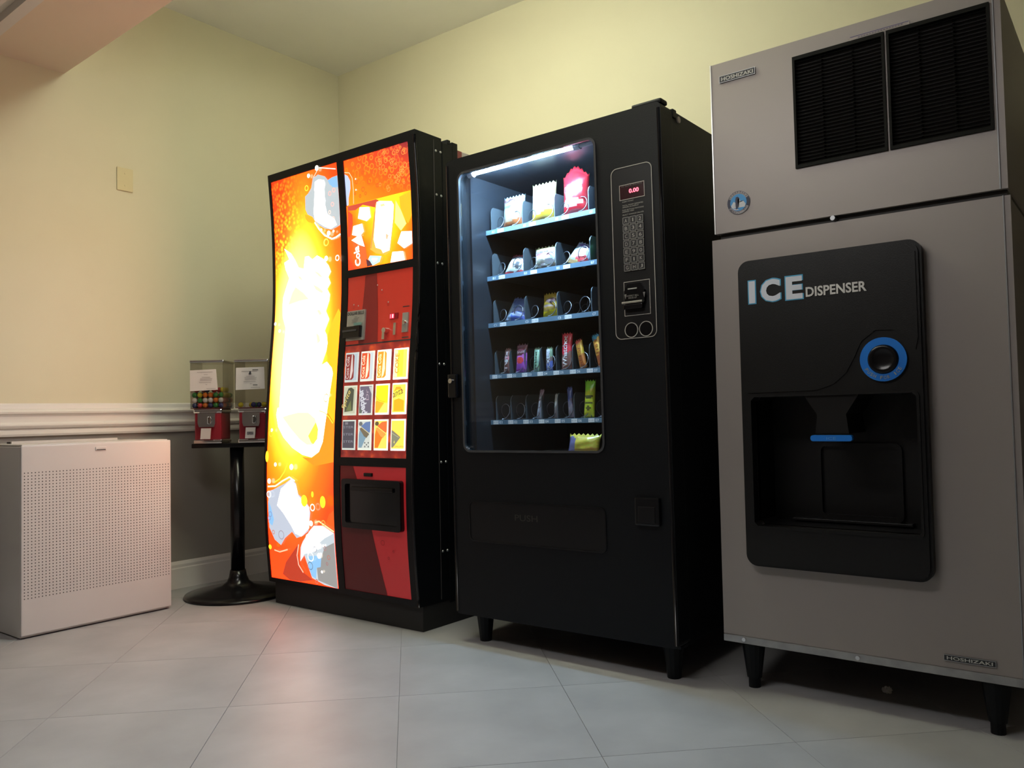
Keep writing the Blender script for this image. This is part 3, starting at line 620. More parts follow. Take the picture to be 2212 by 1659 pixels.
A = Art(cs2(-.008)); A.text('DOLLAR BILLS', (1.233, 1.286), (.102, 0), (0, .014), (.02, .02, .025), .02)
for k, (x0, x1) in enumerate(((.045, .06), (.04, .075), (.028, .068), (.03, .066), (.028, .06))): A.rect(1.233+x0, 1.233+x1, 1.276-k*.006, 1.278-k*.006, (.16, .16, .15))
A.rect(1.275, 1.325, 1.240, 1.252, (.16, .30, .28)); A.done('bill_print', PRINT, bill)
obj('bill_mouth', onface(1.226, 1.327, 1.188, 1.236, -.024, -.006), BLACKG, cm); obj('bill_slot', onface(1.224, 1.312, 1.214, 1.222, -.0275, -.020), mat('dark_hole'), cm)
d_ = obj('price_display', onface(1.486, 1.534, 1.249, 1.273, -.003, .004), mat('red_display_window', (.30, .01, .02), .2), cm)
A = Art(cs2(-.003)); A.rect(1.488, 1.514, 1.251, 1.271, (.8, .02, .06)); A.rect(1.490, 1.494, 1.254, 1.269, (1.6, .25, .35)); A.rect(1.503, 1.509, 1.254, 1.269, (2.2, .9, 1.0)); A.done('display_digits', LIT, d_)
lk = obj('lock_plate', onface(1.564, 1.596, 1.189, 1.269, -.006, .004), mat('brushed_plate'), cm); b = new(); cyl(b, (1.581, prof(1.228)-.004, 1.228), (1.581, prof(1.228)-.016, 1.228), .0095, .008, n=16); obj('lock_cylinder', b, CHROME, lk)
obj('coin_slot', onface(1.517, 1.531, 1.182, 1.232, -.009, .004), CHROME, cm)
b = new(); cyl(b, (1.474, prof(1.204)+.002, 1.204), (1.474, prof(1.204)-.022, 1.204), .013, .011, n=18); kb = obj('return_knob', b, CHROME, cm)
obj('return_lever', onface(1.455, 1.470, 1.168, 1.198, -.012, .004), CHROME, cm)
A = Art(cs2(.001)); A.rect(1.558, 1.596, 1.293, 1.297, (.05, .03, .03)); A.rect(1.562, 1.600, 1.166, 1.171, (.08, .05, .05)); A.done('panel_print', PRINT, coin)
obj('panel_joint', onface(1.219, 1.614, 1.1545, 1.160, -.001, .010), mat('dark_hole'), cm)

# --- selection panel with twelve buttons
sel = obj('selection_panel', slab(new(), 1.219, 1.614, .682, 1.1545, .001, .012), nodes_sign('backlit_selection_sheet', sign_sel), cm, label='dark red panel holding the drink buttons')
for m_ in (sel.data.materials[0],): m_.node_tree.nodes['Principled BSDF'].inputs['Base Color'].default_value = (.22, .02, .015, 1)
BXS = (1.230, 1.328, 1.426, 1.525); BZS = (.999, .858, .713); BW, BH = .080, .126
fr_e = [(.36, .40, .38), (.55, .57, .48), (1.0, 1.0, .85), (1.6, 1.6, 1.5)], [(.40, .43, .33), (.46, .48, .42), (.95, .95, .85), (1.4, 1.4, 1.3)], [(.38, .42, .38), (.52, .56, .48), (.70, .72, .64), (1.2, 1.2, 1.1)]
def card(A, r, c, x0, z0):
    Wd, Hh = BW-.008, BH-.014; ox, oz = x0+.004, z0+.008
    p = lambda u, v: (ox+u*Wd, oz+v*Hh)
    q = lambda *pts: [p(*k) for k in pts]
    tx = lambda s, o, ux, uz, col, bd=0.: A.text(s, p(*o), (ux[0]*Wd, ux[1]*Hh), (uz[0]*Wd, uz[1]*Hh), col, bd)
    if r == 0 and c < 3:
        bg = ((.36, .42, .46), (.52, .56, .58), (1.0, 1.0, .75))[c]; rd = ((.20, .02, .02), (.62, .07, .02), (1.0, .30, .02))[c]; sw = ((.55, .45, .42), (1.0, .75, .5), (1.4, 1.2, .5))[c]
        A.poly(q((0, 0), (1, 0), (1, 1), (0, 1)), bg); A.poly(q((.03, .02), (.60, .02), (.74, .10), (.74, .92), (.62, .99), (.03, .99)), rd)
        A.poly(q((.40, .03), (.55, .10), (.66, .35), (.60, .62), (.58, .98), (.50, .98), (.52, .62), (.54, .36)), sw)
        tx('Coca Cola', (.32, .06), (0, .84), (-.26, 0), sw, .01)
    elif r == 0:
        A.poly(q((0, 0), (1, 0), (1, 1), (0, 1)), (1.2, .70, .12)); A.poly(q((.0, .02), (.28, .02), (.28, .98), (0, .98)), (.95, .75, .45)); A.poly(q((.28, .05), (.72, .05), (.72, .98), (.28, .98)), (1.5, 1.1, .05)); tx('COKE', (.42, .15), (0, .72), (-.32, 0), (1.1, .32, .03), .02)
    elif r == 1 and c == 0:
        A.poly(q((0, 0), (1, 0), (1, 1), (0, 1)), (.42, .42, .30)); A.poly(q((.08, .06), (.80, .10), (.85, .9), (.6, .98), (.35, .95), (.1, .6)), (.05, .055, .035)); A.poly(q((.2, .1), (.7, .1), (.6, .5)), (.12, .14, .05)); tx('Sprite', (.10, .10), (.55, .68), (-.30, .16), (.55, .42, .12), .01)
    elif r == 1 and c == 1:
        A.poly(q((0, 0), (1, 0), (1, 1), (0, 1)), (.12, .10, .14)); A.poly(q((.75, .98), (1, .98), (1, .70)), (.45, .45, .42)); A.poly(q((0, .0), (.4, .0), (0, .25)), (.10, .12, .10)); tx('pepper', (.72, .02), (-.32, .96), (-.46, -.10), (.50, .50, .54), .03); tx('Dr', (.80, .48), (-.08, .40), (-.22, 0), (.36, .28, .33))
    elif r == 1 and c == 2:
        A.poly(q((0, 0), (1, 0), (1, 1), (0, 1)), (1.2, .65, .04)); A.poly(q((.05, .55), (.3, .40), (.9, .36), (1, .45), (1, 1), (.1, 1)), (1.35, .78, .01)); A.poly(q((0, .0), (.2, .0), (.7, .36), (.1, .44), (0, .4)), (1.1, .38, .02)); A.poly(q((.25, 0), (1, 0), (1, .34), (.75, .36)), (1.3, .95, .12)); A.line(q((.0, .62), (.3, .45), (.75, .40)), .002, (.7, .25, .02)); A.line(q((.02, .55), (.2, .42)), .0012, (.4, .25, .05))
    elif r == 1:
        A.poly(q((0, 0), (1, 0), (1, 1), (0, 1)), (1.3, .75, .10)); A.poly(q((.12, .04), (.92, .04), (.92, .42), (.5, .50), (.12, .44)), (1.15, .40, .01)); A.poly(q((.1, .75), (.85, .75), (.6, .92), (.25, .92)), (1.1, .38, .02)); A.poly([p(.45+.32*math.cos(a*.5), .68+.14*math.sin(a*.5)) for a in range(13)], (1.4, .95, .05)); tx('anta', (.06, .52), (.78, .16), (-.06, .20), (.12, .10, .03), .01)
    elif r == 2 and c == 0:
        A.poly(q((0, 0), (1, 0), (1, 1), (0, 1)), (.055, .05, .065))
        for v in (.20, .47, .74): tx('STER', (.06, v), (.88, 0), (0, .085), (.20, .20, .23))
        A.poly(q((.2, .88), (.45, .88), (.45, .97), (.2, .97)), (.16, .15, .17))
    elif r == 2:
        bg, bt, cap = (((.50, .52, .47), (.16, .26, .33), (.10, .16, .32)), ((1.1, .62, .10), (1.0, .17, .01), (.95, .14, .03)), ((1.15, .66, .08), (.20, .20, .13), (.9, .5, .1)))[c-1]
        A.poly(q((0, 0), (1, 0), (1, 1), (0, 1)), bg)
        if c < 3:
            A.poly(q((.05, .02), (.30, .02), (.62, .36), (.92, .50), (.75, .66), (.15, .74), (.05, .50)), bt); A.poly(q((.20, .80), (.60, .96), (1, .98), (1, .62), (.85, .50)), cap); A.poly(q((.10, .72), (.30, .78), (.92, .52), (.72, .38), (.5, .44)), ((.14, .11, .07), (.9, .3, .05))[c-1]); A.line(q((.2, .80), (.6, .66), (.95, .54)), .003, ((.55, .48, .25), (1.2, .7, .15))[c-1])
            A.poly([p(.2+.16*math.cos(a*.5), .90+.08*math.sin(a*.5)) for a in range(13)], ((.12, .13, .13), (.10, .07, .03))[c-1])
            if c == 1:
                for u, v in ((.6, .06), (.9, .06), (.75, .13), (.6, .2), (.9, .2)): A.poly([p(u+.06*math.cos(a), v+.035*math.sin(a)) for a in range(7)], (.12, .13, .13))
        else:
            A.poly(q((.02, .04), (.15, .04), (.72, .40), (.05, .66), (.02, .64)), bt); A.line(q((.05, .55), (.6, .40)), .0012, (.6, .55, .3)); A.line(q((.06, .66), (.7, .42)), .0012, (.35, .1, .05)); tx('SALAN', (.30, .05), (.68, 0), (0, .06), (.3, .2, .05)); A.poly(q((.2, .22), (.3, .18), (.28, .30)), (.7, .6, .1))
for r in range(3):
    for c in range(4):
        x0, z0 = BXS[c], BZS[r]
        o = obj('selection_button', onface(x0, x0+BW, z0, z0+BH, -.0025, .004), mat('button_frame_%d%d' % (r, c), (.4, .4, .4), .3, emit=fr_e[r][c], estr=1.0), cm)
        A = Art(cs2(-.0025)); card(A, r, c, x0, z0); A.done('label_card', LIT, o)
# --- vend door panel
low = obj('lower_panel', slab(new(), 1.219, 1.614, .125, .646, .001, .012), mat('lower_red_panel', (.50, .025, .03), .3, noise=.1, nscale=8, emit=(.07, .003, .004)), cm, label='red lower panel around the can hatch')  # slight emission put into the red so the panel reads brighter
A = Art(cs2(.001), fine=.08)
A.poly([(1.2195, .126), (1.475, .126), (1.44, .22), (1.415, .33), (1.405, .40), (1.2195, .40)], (.13, .008, .012)); A.poly([(1.2195, .40), (1.40, .40), (1.36, .52), (1.30, .645), (1.2195, .645)], (.20, .012, .014))
for x, z, r in ((1.47, .34, .011), (1.50, .28, .006), (1.53, .31, .005)): A.ring(x, z, r, .0018, (.32, .015, .02))
A.done('panel_print', PRINT, low)
b = new()
plate(b, rrect(1.250, 1.598, .392, .594, .012, 3), -1.078, -1.045, [rrect(1.272, 1.580, .412, .574, .01, 3)])
obj('hatch_frame', b, BLACKG, cm); hp = obj('hatch_flap', bx(1.272, 1.580, -1.064, -1.050, .412, .574), mat('dark_smoked_plastic', (.006, .006, .007), .15), cm)
obj('hatch_lip', bx(1.30, 1.55, -1.072, -1.062, .545, .562, bev=.003), BLACKG, hp); obj('hatch_latch', bx(1.37, 1.42, prof(.61)-.006, prof(.61)+.006, .605, .620, bev=.003), BLACKG, cm)

# ================================================================== SNACK MACHINE
SL, SR, SYF, SH, SB = 1.846, 2.766, -1.035, 1.83, .108
TILT = -.007
sm = at_world(thing('snack_machine', 'black glass-front snack vending machine with keypad standing on short legs', 'vending machine', (2.30, -.6, 0), (0, TILT, 0)))
SMM = Matrix.Translation((2.30, -.6, 0)) @ Matrix.Rotation(TILT, 4, 'Y') @ Matrix.Translation((-2.30, .6, 0))
def lc(x, z): return (x - TILT*z, z + TILT*(x-2.30))
WX0, WX1, WZ0, WZ1 = 1.906, 2.523, .713, 1.772
YB = -.12
# cabinet shell (open at the front)
b = new()
box(b, SL+.004, SL+.030, -.955, YB, SB, SH-.006); box(b, SR-.030, SR-.004, -.955, YB, SB, SH-.006); box(b, SL+.030, SR-.030, -.955, YB, SH-.030, SH-.006); box(b, SL+.030, SR-.030, -.955, YB, SB, SB+.03); box(b, SL+.030, SR-.030, YB-.02, YB, SB+.03, SH-.03)
obj('cabinet', b, BLACK, sm)
LIN = mat('cabinet_liner', (.016, .018, .022), .35, .1)
b = new(); box(b, SL+.030, 1.893, -.945, -.30, .66, 1.80); box(b, 2.530, 2.545, -.945, -.30, .66, 1.80); box(b, 1.893, 2.530, -.32, -.30, .66, 1.80); box(b, 1.893, 2.530, -.945, -.30, 1.785, 1.80); box(b, 1.893, 2.530, -.945, -.30, .66, .694)
obj('liner', b, LIN, sm)
# door with the window opening
b = plate(new(), rrect(SL, SR, SB, SH, .018, 4), SYF, SYF+.03, [rrect(WX0, WX1, WZ0, WZ1, .032, 6)])
door = obj('door', b, BLACK, sm)
obj('door_rim', plate(new(), rrect(SL, SR, SB, SH, .018, 4), SYF+.03, -.958, [rrect(WX0-.012, WX1+.012, WZ0-.02, WZ1+.030, .03, 6)]), BLACK, sm)
b = plate(new(), rrect(WX0-.001, WX1+.001, WZ0-.001, WZ1+.001, .033, 6), SYF-.004, SYF+.006, [rrect(WX0+.007, WX1-.007, WZ0+.007, WZ1-.007, .026, 6)])
obj('window_gasket', b, mat('dark_bright_trim', (.10, .105, .115), .22, .6), sm)
obj('window_glass', plate(new(), rrect(WX0+.002, WX1-.002, WZ0+.002, WZ1-.002, .03, 6), SYF+.012, SYF+.017), glass_mat('window_glass', (.95, .97, .98), .012, .01, .35), sm, label='clear window pane')
b = new(); tube(b, [(SR-.008, SYF+.003, z) for z in (SB+.01, .5, 1.0, 1.5, SH-.02)], .007, 8); obj('edge_bead', b, BLACKG, sm, smooth=True)
b = new(); tube(b, [(SL+.008, SYF+.003, z) for z in (SB+.01, .5, 1.0, 1.5, SH-.02)], .007, 8); obj('edge_bead', b, BLACKG, sm, smooth=True)
obj('door_seam', bx(SR-.010, SR-.001, -.958, -.954, SB+.01, SH-.01), mat('dark_hole'), sm)
obj('hinge_block', bx(2.655, SR-.004, SYF+.012, -.975, SH, SH+.016, bev=.006), BLACK, sm)
hs = obj('hinge_bracket', bx(2.71, SR+.002, -.952, -.925, SH-.03, SH-.002, bev=.003), BLACK, sm)
b = new(); cyl(b, (SR-.005, -.905, 1.803), (SR+.001, -.905, 1.803), .011, n=12); obj('side_sticker', b, mat('pale_sticker', (.45, .40, .38), .6), sm)
# lamp behind the top of the window
b = new(); cyl(b, (1.945, -.985, 1.775), (2.405, -.985, 1.775), .008, n=14); lt = obj('lamp_tube', b, emat('cool_tube', (.42, .70, 1.0), TUBE), sm, smooth=True)
b = new(); cyl(b, (1.92, -.985, 1.775), (1.945, -.985, 1.775), .014, n=12); cyl(b, (2.405, -.985, 1.775), (2.43, -.985, 1.775), .014, n=12); cyl(b, (2.43, -.985, 1.775), (2.50, -.985, 1.775), .010, n=12); obj('tube_socket', b, mat('tube_end_plastic', (.25, .2, .2), .4), sm)
obj('lamp_shade', bx(1.91, 2.52, -1.000, -.962, 1.797, 1.800), BLACK, sm)
# delivery flap, coin return, lock
x0, z0 = lc(1.921, .38); x1, z1 = lc(2.515, .536)
obj('delivery_frame', plate(new(), rrect(x0, x1, z0, z1, .022, 5), SYF-.003, SYF+.002, [rrect(x0+.006, x1-.006, z0+.006, z1-.006, .018, 5)]), BLACKG, sm)
fl_ = obj('delivery_flap', plate(new(), rrect(x0+.006, x1-.006, z0+.006, z1-.006, .018, 5), SYF-.001, SYF+.002), mat('flap_plastic', (.005, .005, .006), .35, spec=.3), sm)
Art(flat(SYF-.001)).text('PUSH', (2.14, .47), (.10, 0), (0, .022), (.028, .026, .022)).done('flap_print', PRINT, fl_)
obj('coin_return', bx(2.634, 2.722, SYF-.016, SYF+.002, .484, .574, bev=.006), BLACKG, sm); obj('coin_return_cup', bx(2.648, 2.708, SYF-.018, SYF-.014, .494, .545, bev=.002), mat('flap_plastic'), sm)
lkx, lkz = lc(1.866, .962)
lo_ = obj('lock_handle', bx(SL+.002, SL+.045, SYF-.020, SYF+.002, .918, 1.008, bev=.005), BLACKG, sm); b = new(); cyl(b, (SL+.020, SYF-.018, .982), (SL+.020, SYF-.027, .982), .009, n=14); obj('lock_cylinder', b, CHROME, lo_)
# legs
for x in (SL+.085, SR-.055):
    dz = TILT*(x-2.30)
    for y in (-.965, -.22):
        b = new(); cyl(b, (x, y, dz), (x, y, SB), .022, .034, n=4 if False else 12); box(b, x-.05, x+.05, y-.045, y+.045, SB-.006, SB+.002); obj('leg', b, BLACK, sm)
# selection panel outline
LINE = mat('pale_outline', (.42, .40, .36), .5)
px0, px1, pz0, pz1 = 2.578, 2.729, 1.082, 1.645
yf = SYF-.0012
sp_ = obj('selector_panel', plate(new(), rrect(px0, px1, pz0, pz1, .022, 6), yf, SYF+.001), mat('selector_black', (.006, .006, .007), .4, spec=.3), sm)
obj('panel_outline', plate(new(), rrect(px0, px1, pz0, pz1, .022, 6), yf-.0008, yf+.0002, [rrect(px0+.0022, px1-.0022, pz0+.0022, pz1-.0022, .020, 6)]), LINE, sp_)
def outline(x0, x1, z0, z1, wd=.0018):
    return plate(new(), [(x0, z0), (x1, z0), (x1, z1), (x0, z1)], yf-.0010, yf, [[(x0+wd, z0+wd), (x1-wd, z0+wd), (x1-wd, z1-wd), (x0+wd, z1-wd)]])
dx0, dx1, dz0, dz1 = 2.609, 2.701, 1.536, 1.586
obj('display_outline', outline(dx0, dx1, dz0, dz1), LINE, sp_)
ds = obj('display', bx(dx0+.002, dx1-.002, yf-.0006, yf+.0008, dz0+.002, dz1-.002), mat('display_window', (.03, .004, .006), .2), sm)
A = Art(flat(yf-.0006)); A.text('0.00', (2.645, 1.555), (.036, 0), (0, .014), (3.2, .30, .45), .03); A.done('display_digits', print_mat('led_print', .3, 1.0), ds)
A = Art(flat(yf-.0006)); A.text('IN YOUR SERVICE', (2.618, 1.578), (.075, 0), (0, .005), (.12, .12, .12)); A.done('display_print', PRINT, ds)
A = Art(flat(yf)); G = (.34, .33, .30)
for s, w_, z in (('INSERT MONEY', .042, 1.528), ('TOTAL MONEY DEPOSITED', .076, 1.5155), ('APPEARS IN DISPLAY', .060, 1.5095), ('PUSH BUTTONS MATCHING', .078, 1.5005), ('DESIRED ITEM', .042, 1.4945), ('SELECT CHANGE DELIVER', .078, 1.4845)):
    A.text(s, (2.619, z), (w_, 0), (0, .0042), G)
A.done('instructions', PRINT, sp_)
KEYM = mat('key_metal', (.10, .10, .10), .35, .4); KEYB = mat('key_face', (.022, .022, .024), .35)
kx0, kz1, kw, kh = 2.6185, 1.4795, .0258, .0256
rows = ['A12', 'B34', 'C56', 'D78', 'E90', 'FIK', 'GHJ']
for r, row in enumerate(rows):
    for c, ch in enumerate(row):
        x = kx0+c*kw; z = kz1-(r+1)*kh
        k = obj('key', bx(x+.001, x+kw-.001, SYF-.005, SYF+.001, z+.001, z+kh-.001, bev=.0012, seg=1), KEYB, sm)
        obj('key_rim', plate(new(), rrect(x+.001, x+kw-.001, z+.001, z+kh-.001, .002, 2), SYF-.0056, SYF-.0045, [rrect(x+.003, x+kw-.003, z+.003, z+kh-.003, .0015, 2)]), mat('key_rim_grey', (.20, .20, .19), .4), k)
        Art(flat(SYF-.005), base=.0002).text(ch, (x+(.011 if ch in '1I' else .008), z+.007), (.0035 if ch in '1I' else .0095, 0), (0, .0115), (.36, .35, .32)).done('key_legend', PRINT, k)
# bill acceptor and coin buttons
bx0, bx1, bz0, bz1 = 2.614, 2.709, 1.156, 1.268
obj('bill_outline', outline(bx0, bx1, bz0, bz1), LINE, sp_)
ba = obj('bill_acceptor', plate(new(), [(bx0+.006, 1.196), (bx1-.016, 1.196), (bx1-.016, 1.236), (bx1-.028, 1.258), (bx0+.018, 1.258), (bx0+.006, 1.236)], SYF-.012, SYF), BLACKG, sm)
A = Art(flat(SYF-.012)); A.text('INSERT BILL', (2.630, 1.217), (.044, 0), (0, .005), (.25, .24, .22)); A.text('FACE UP', (2.637, 1.210), (.030, 0), (0, .005), (.25, .24, .22)); A.rect(2.635, 2.668, 1.240, 1.244, (.30, .30, .28))
for x in (2.622, 2.690): A.poly([(x, 1.226), (x+.008, 1.226), (x+.004, 1.209)], (.16, .15, .14))
A.done('bill_print', PRINT, ba)
obj('bill_lip', bx(bx0+.001, bx1-.020, SYF-.022, SYF-.010, 1.194, 1.201, bev=.002), mat('lip_bright', (.45, .44, .38), .3, .7), sm); obj('bill_mouth', bx(bx0+.004, bx1-.022, SYF-.018, SYF, 1.176, 1.192, bev=.003), BLACKG, sm)
for x, z in ((2.638, 1.110), (2.691, 1.110)):
    cb = obj('coin_button', plate(new(), circ(x, z, .0235, 28), yf-.002, yf), BLACKG, sm); obj('button_ring', plate(new(), circ(x, z, .0245, 28), yf-.003, yf, [circ(x, z, .0222, 28)]), LINE, cb)

# trays with dividers, coils and price tags
def helix(r, pitch, turns, wire=.0016):
    n = 16; pts = [(r*math.cos(-math.pi/2+2*math.pi*i/n), pitch*i/n, r*math.sin(-math.pi/2+2*math.pi*i/n)) for i in range(int(n*turns)+1)]
    b = tube(new(), pts, wire, 5); me = bpy.data.meshes.new('coil'); b.to_mesh(me); b.free(); me.materials.append(mat('coil_wire', (.16, .16, .17), .3, .8))
    for p in me.polygons: p.use_smooth = True
    return me
coil_s = helix(.026, .060, 6.0); coil_b = helix(.030, .050, 7.0)
def div_mesh(h, dep):
    b = new(); P = [(0, 0), (0, h-.02), (.004, h-.008), (.014, h), (dep, h), (dep, 0)]; A_ = [b.verts.new((-.0018, y, z)) for y, z in P]; B_ = [b.verts.new((.0018, y, z)) for y, z in P]
    b.faces.new(A_); b.faces.new(list(reversed(B_)))
    for i in range(len(P)): b.faces.new((A_[i], B_[i], B_[(i+1) % len(P)], A_[(i+1) % len(P)]))
    bmesh.ops.recalc_face_normals(b, faces=b.faces); me = bpy.data.meshes.new('divider'); b.to_mesh(me); b.free(); me.materials.append(mat('divider_plate', (.10, .115, .125), .35, .5)); return me
dv = div_mesh(.096, .46)
STRIP = mat('tray_strip', (.17, .27, .36), .35, .4)
off = OFF[sm.name]
def sub(name, me, par, x, y, z):
    o = bpy.data.objects.new(name, me); COL.objects.link(o); o.parent = par; o.location = Vector((x, y, z))+off; OFF[o.name] = off; return o
YS = -.858
TRAYS = {'A': 1.581, 'B': 1.397, 'C': 1.211, 'D': 1.008, 'E': .829}
for row, z in TRAYS.items():
    tr = obj('tray', bx(1.896, 2.528, YS+.006, -.34, z-.006, z, bev=.001, seg=1), mat('tray_metal', (.05, .055, .06), .4, .4), sm)
    st = obj('tray_strip', plate(new(), [(1.894, z-.017), (2.528, z-.017), (2.528, z+.001), (1.894, z+.001)], YS, YS+.008), STRIP, tr)
    big = row in 'ABC'
    xs = [1.911, 2.066, 2.217, 2.368, 2.519] if big else [1.9115+.0735*i for i in range(9)]
    for x in xs: sub('divider', dv, tr, x, YS+.014, z)
    for i in range(len(xs)-1):
        if big:
            for q in (.034, .108): sub('coil', coil_s if q < .05 else coil_b, tr, xs[i]+q+(.006 if q > .05 else 0), YS+.003, z+(.029 if q < .05 else .033))
        else: sub('coil', coil_b, tr, xs[i]+.0367, YS+.003, z+.033)
    # tags
    yt = YS-.0002
    for i in range(len(xs)-1):
        code = row+str(2*i+1 if big else i+1)
        if big: cx_, tx_ = xs[i]+.012, xs[i]+.042
        else: tx_, cx_ = xs[i]-.004, xs[i]+.027
        if cx_ > 2.50: continue
        a = Art(flat(yt), base=.0003); a.text(code, (cx_, z-.0135), (.014, 0), (0, .0095), (.80, .82, .82), .02); a.done('column_code', PRINT, tr)
        a = Art(flat(yt), base=.0003); a.rect(tx_, tx_+(.031 if big else .026), z-.0155, z-.0015, (.78, .79, .78))
        a.text('$1.00' if big else '$1.50' if row == 'D' else '$1.50', (tx_+.002, z-.012), (.025 if big else .021, 0), (0, .007), (.34, .36, .40)); a.done('price_tag', PRINT, tr)

# ---- snacks: pillow packs, each one a thing of its own
def pack(name, label, group, x0, x1, z0, z1, y, dep, colf, lean=0., roll=0., texts=(), sag=.0, nu=14, nv=22, crimp=.06, cat='snack bag'):
    w_, h_ = x1-x0, z1-z0; rnd = random.Random(label)
    ph = [rnd.uniform(0, 6.3) for _ in range(6)]
    def fy(u, v, s):      # u in -1..1, v in 0..1
        vv = (v-crimp)/(1-2*crimp)
        if vv <= 0 or vv >= 1: return s*.0012
        bul = max(0, 1-abs(u)**2.6)**.8 * (4*vv*(1-vv))**.42
        wr = .05*math.sin(9*u+4*vv+ph[0]) + .05*math.sin(13*vv-3*u+ph[1]) + .04*math.sin(17*u*vv+ph[2])
        return s*(.0012 + dep/2*bul*(1+wr))
    b = new(); cl = b.loops.layers.float_color.new('Col'); grid = {}
    for s in (-1, 1):
        for i in range(nu+1):
            for j in range(nv+1):
                u = -1+2*i/nu; v = j/nv
                if s == 1 and (i in (0, nu) or j in (0, nv)): grid[(s, i, j)] = grid[(-1, i, j)]; continue
                pinch = 1-.05*(4*v*(1-v))
                zz = v*h_ + (sag*math.cos(u*2.6+ph[3]) if v > .8 else 0)*(v-.8)*5 + ((.004*(-1)**i) if j == nv else 0)
                grid[(s, i, j)] = b.verts.new((u*w_/2*pinch, fy(u, v, s), zz))
    for s in (-1, 1):
        for i in range(nu):
            for j in range(nv):
                q = [grid[(s, i, j)], grid[(s, i+1, j)], grid[(s, i+1, j+1)], grid[(s, i, j+1)]]
                if s == 1: q.reverse()
                f = b.faces.new(q); f.smooth = True
                c = colf((i+.5)/nu, (j+.5)/nv, rnd)
                for l in f.loops: l[cl] = (*c, 1)
    t_ = thing(name, label, cat, group=group)
    t_.matrix_world = SMM @ Matrix.Translation(((x0+x1)/2-.010*(cat == 'snack bag'), y, z0)) @ Matrix.Rotation(roll, 4, 'Y') @ Matrix.Rotation(lean, 4, 'X')
    fm = FOIL2 if cat == 'candy bar' or 'fallen' in label else FOIL if 'top tray' in label else FOIL1  # prints darkened most near the tube to offset its light
    pk = obj('wrapper', b, fm, t_)
    if texts:
        a = Art(lambda u, v: (u, fy(u/(w_/2), v/h_, -1), v), base=.0022)
        for s, o_, ux, uz, col, bd in texts: a.text(s, ((o_[0]-.5)*w_, o_[1]*h_), (ux[0]*w_, ux[1]*h_), (uz[0]*w_, uz[1]*h_), col, bd)
        a.done('wrapper_print', fm, t_)
    return t_
def bands(*st):
    def f(u, v, rnd):
        for lim, c in st:
            if v+.05*math.sin(5*u) < lim: return tuple(max(0, k*(1+rnd.uniform(-.12, .12))) for k in c)
        return st[-1][1]
    return f
def blob(base, *bl):
    def f(u, v, rnd):
        for cu, cv, ru, rv, c in bl:
            if ((u-cu)/ru)**2+((v-cv)/rv)**2 < 1: return tuple(k*(1+rnd.uniform(-.1, .1)) for k in c)
        return base(u, v, rnd)
    return f
YP = -.812
def L(x0, x1, z0, z1):
    a = lc(x0, z0); c = lc(x1, z1); return a[0], lc(x1, z0)[0], a[1], c[1]
zA, zB, zC, zD, zE = (TRAYS[k]+.0012 for k in 'ABCDE')
gA, gB, gC, gD, gE = 'chip bags on the top tray', 'snack bags on the second tray', 'snack bags on the third tray', 'candy bars on the fourth tray', 'candy bars on the fifth tray'
W_ = (.70, .72, .74); ORG = (.72, .22, .05); YEL = (.75, .50, .06)
pack('chip_bag', 'white and blue ridged chip bag with orange foot on the top tray', gA, 1.956, 2.062, zA, zA+.132, YP, .05, bands((.22, (.70, .20, .06)), (.36, (.72, .50, .34)), (.62, (.70, .71, .70)), (.72, (.25, .38, .62)), (1, (.66, .70, .75))), lean=-.10, texts=[('RUFFLES', (.10, .78), (.78, .04), (0, .11), (.35, .10, .12), .02)])
pack('chip_bag', 'pale yellow cheese snack bag with gold foot on the top tray', gA, 2.098, 2.212, zA, zA+.155, YP, .055, blob(bands((.24, (.78, .48, .05)), (1, (.80, .62, .34))), (.45, .62, .40, .28, (.82, .78, .66))), lean=-.08)
pack('chip_bag', 'large red chip bag with ruffled top on the top tray', gA, 2.245, 2.362, zA, zA+.168, YP, .055, blob(bands((.16, (.60, .02, .03)), (1, (.72, .025, .04))), (.5, .58, .30, .11, (.80, .50, .50)), (.45, .28, .40, .09, (.78, .58, .54))), lean=-.06, sag=.022, texts=[('Doritos', (.18, .54), (.66, .04), (0, .10), (.62, .10, .12), .02)])
pack('chip_bag', 'plain white chip bag beside the large red bag on the top tray', gA, 2.400, 2.502, zA, zA+.145, YP, .05, bands((.2, (.3, .3, .5)), (1, (.6, .6, .66))), lean=-.08)
pack('snack_bag', 'white pretzel style bag with red foot on the second tray', gB, 1.952, 2.056, zB, zB+.100, YP, .045, blob(bands((.12, (.60, .06, .07)), (.80, (.72, .73, .72)), (1, (.40, .06, .07))), (.62, .35, .16, .16, (.10, .09, .09)), (.62, .35, .26, .24, (.62, .60, .58)), (.8, .56, .25, .08, (.6, .08, .1))), lean=-.55, roll=.14, texts=[('Knotts', (.15, .66), (.70, .02), (0, .12), (.03, .03, .05), .02)])
pack('snack_bag', 'cream cookie bag with purple lettering on the second tray', gB, 2.104, 2.214, zB, zB+.092, YP, .045, blob(bands((.16, (.20, .14, .10)), (.86, (.68, .66, .58)), (1, (.66, .60, .30))), (.3, .32, .25, .12, (.30, .26, .20)), (.7, .30, .22, .12, (.22, .20, .20)), (.5, .62, .40, .07, (.70, .30, .32))), lean=-.14, texts=[('Grandma', (.12, .68), (.76, .03), (0, .15), (.22, .12, .42), .02)])
pack('snack_bag', 'slumped blue white and red snack bag on the second tray', gB, 2.246, 2.338, zB, zB+.098, YP, .04, blob(bands((.2, (.70, .45, .20)), (1, (.45, .58, .70))), (.7, .3, .3, .16, (.65, .06, .07)), (.5, .65, .25, .10, (.8, .8, .8)), (.4, .82, .3, .08, (.2, .14, .4))), lean=-.5, roll=.42)
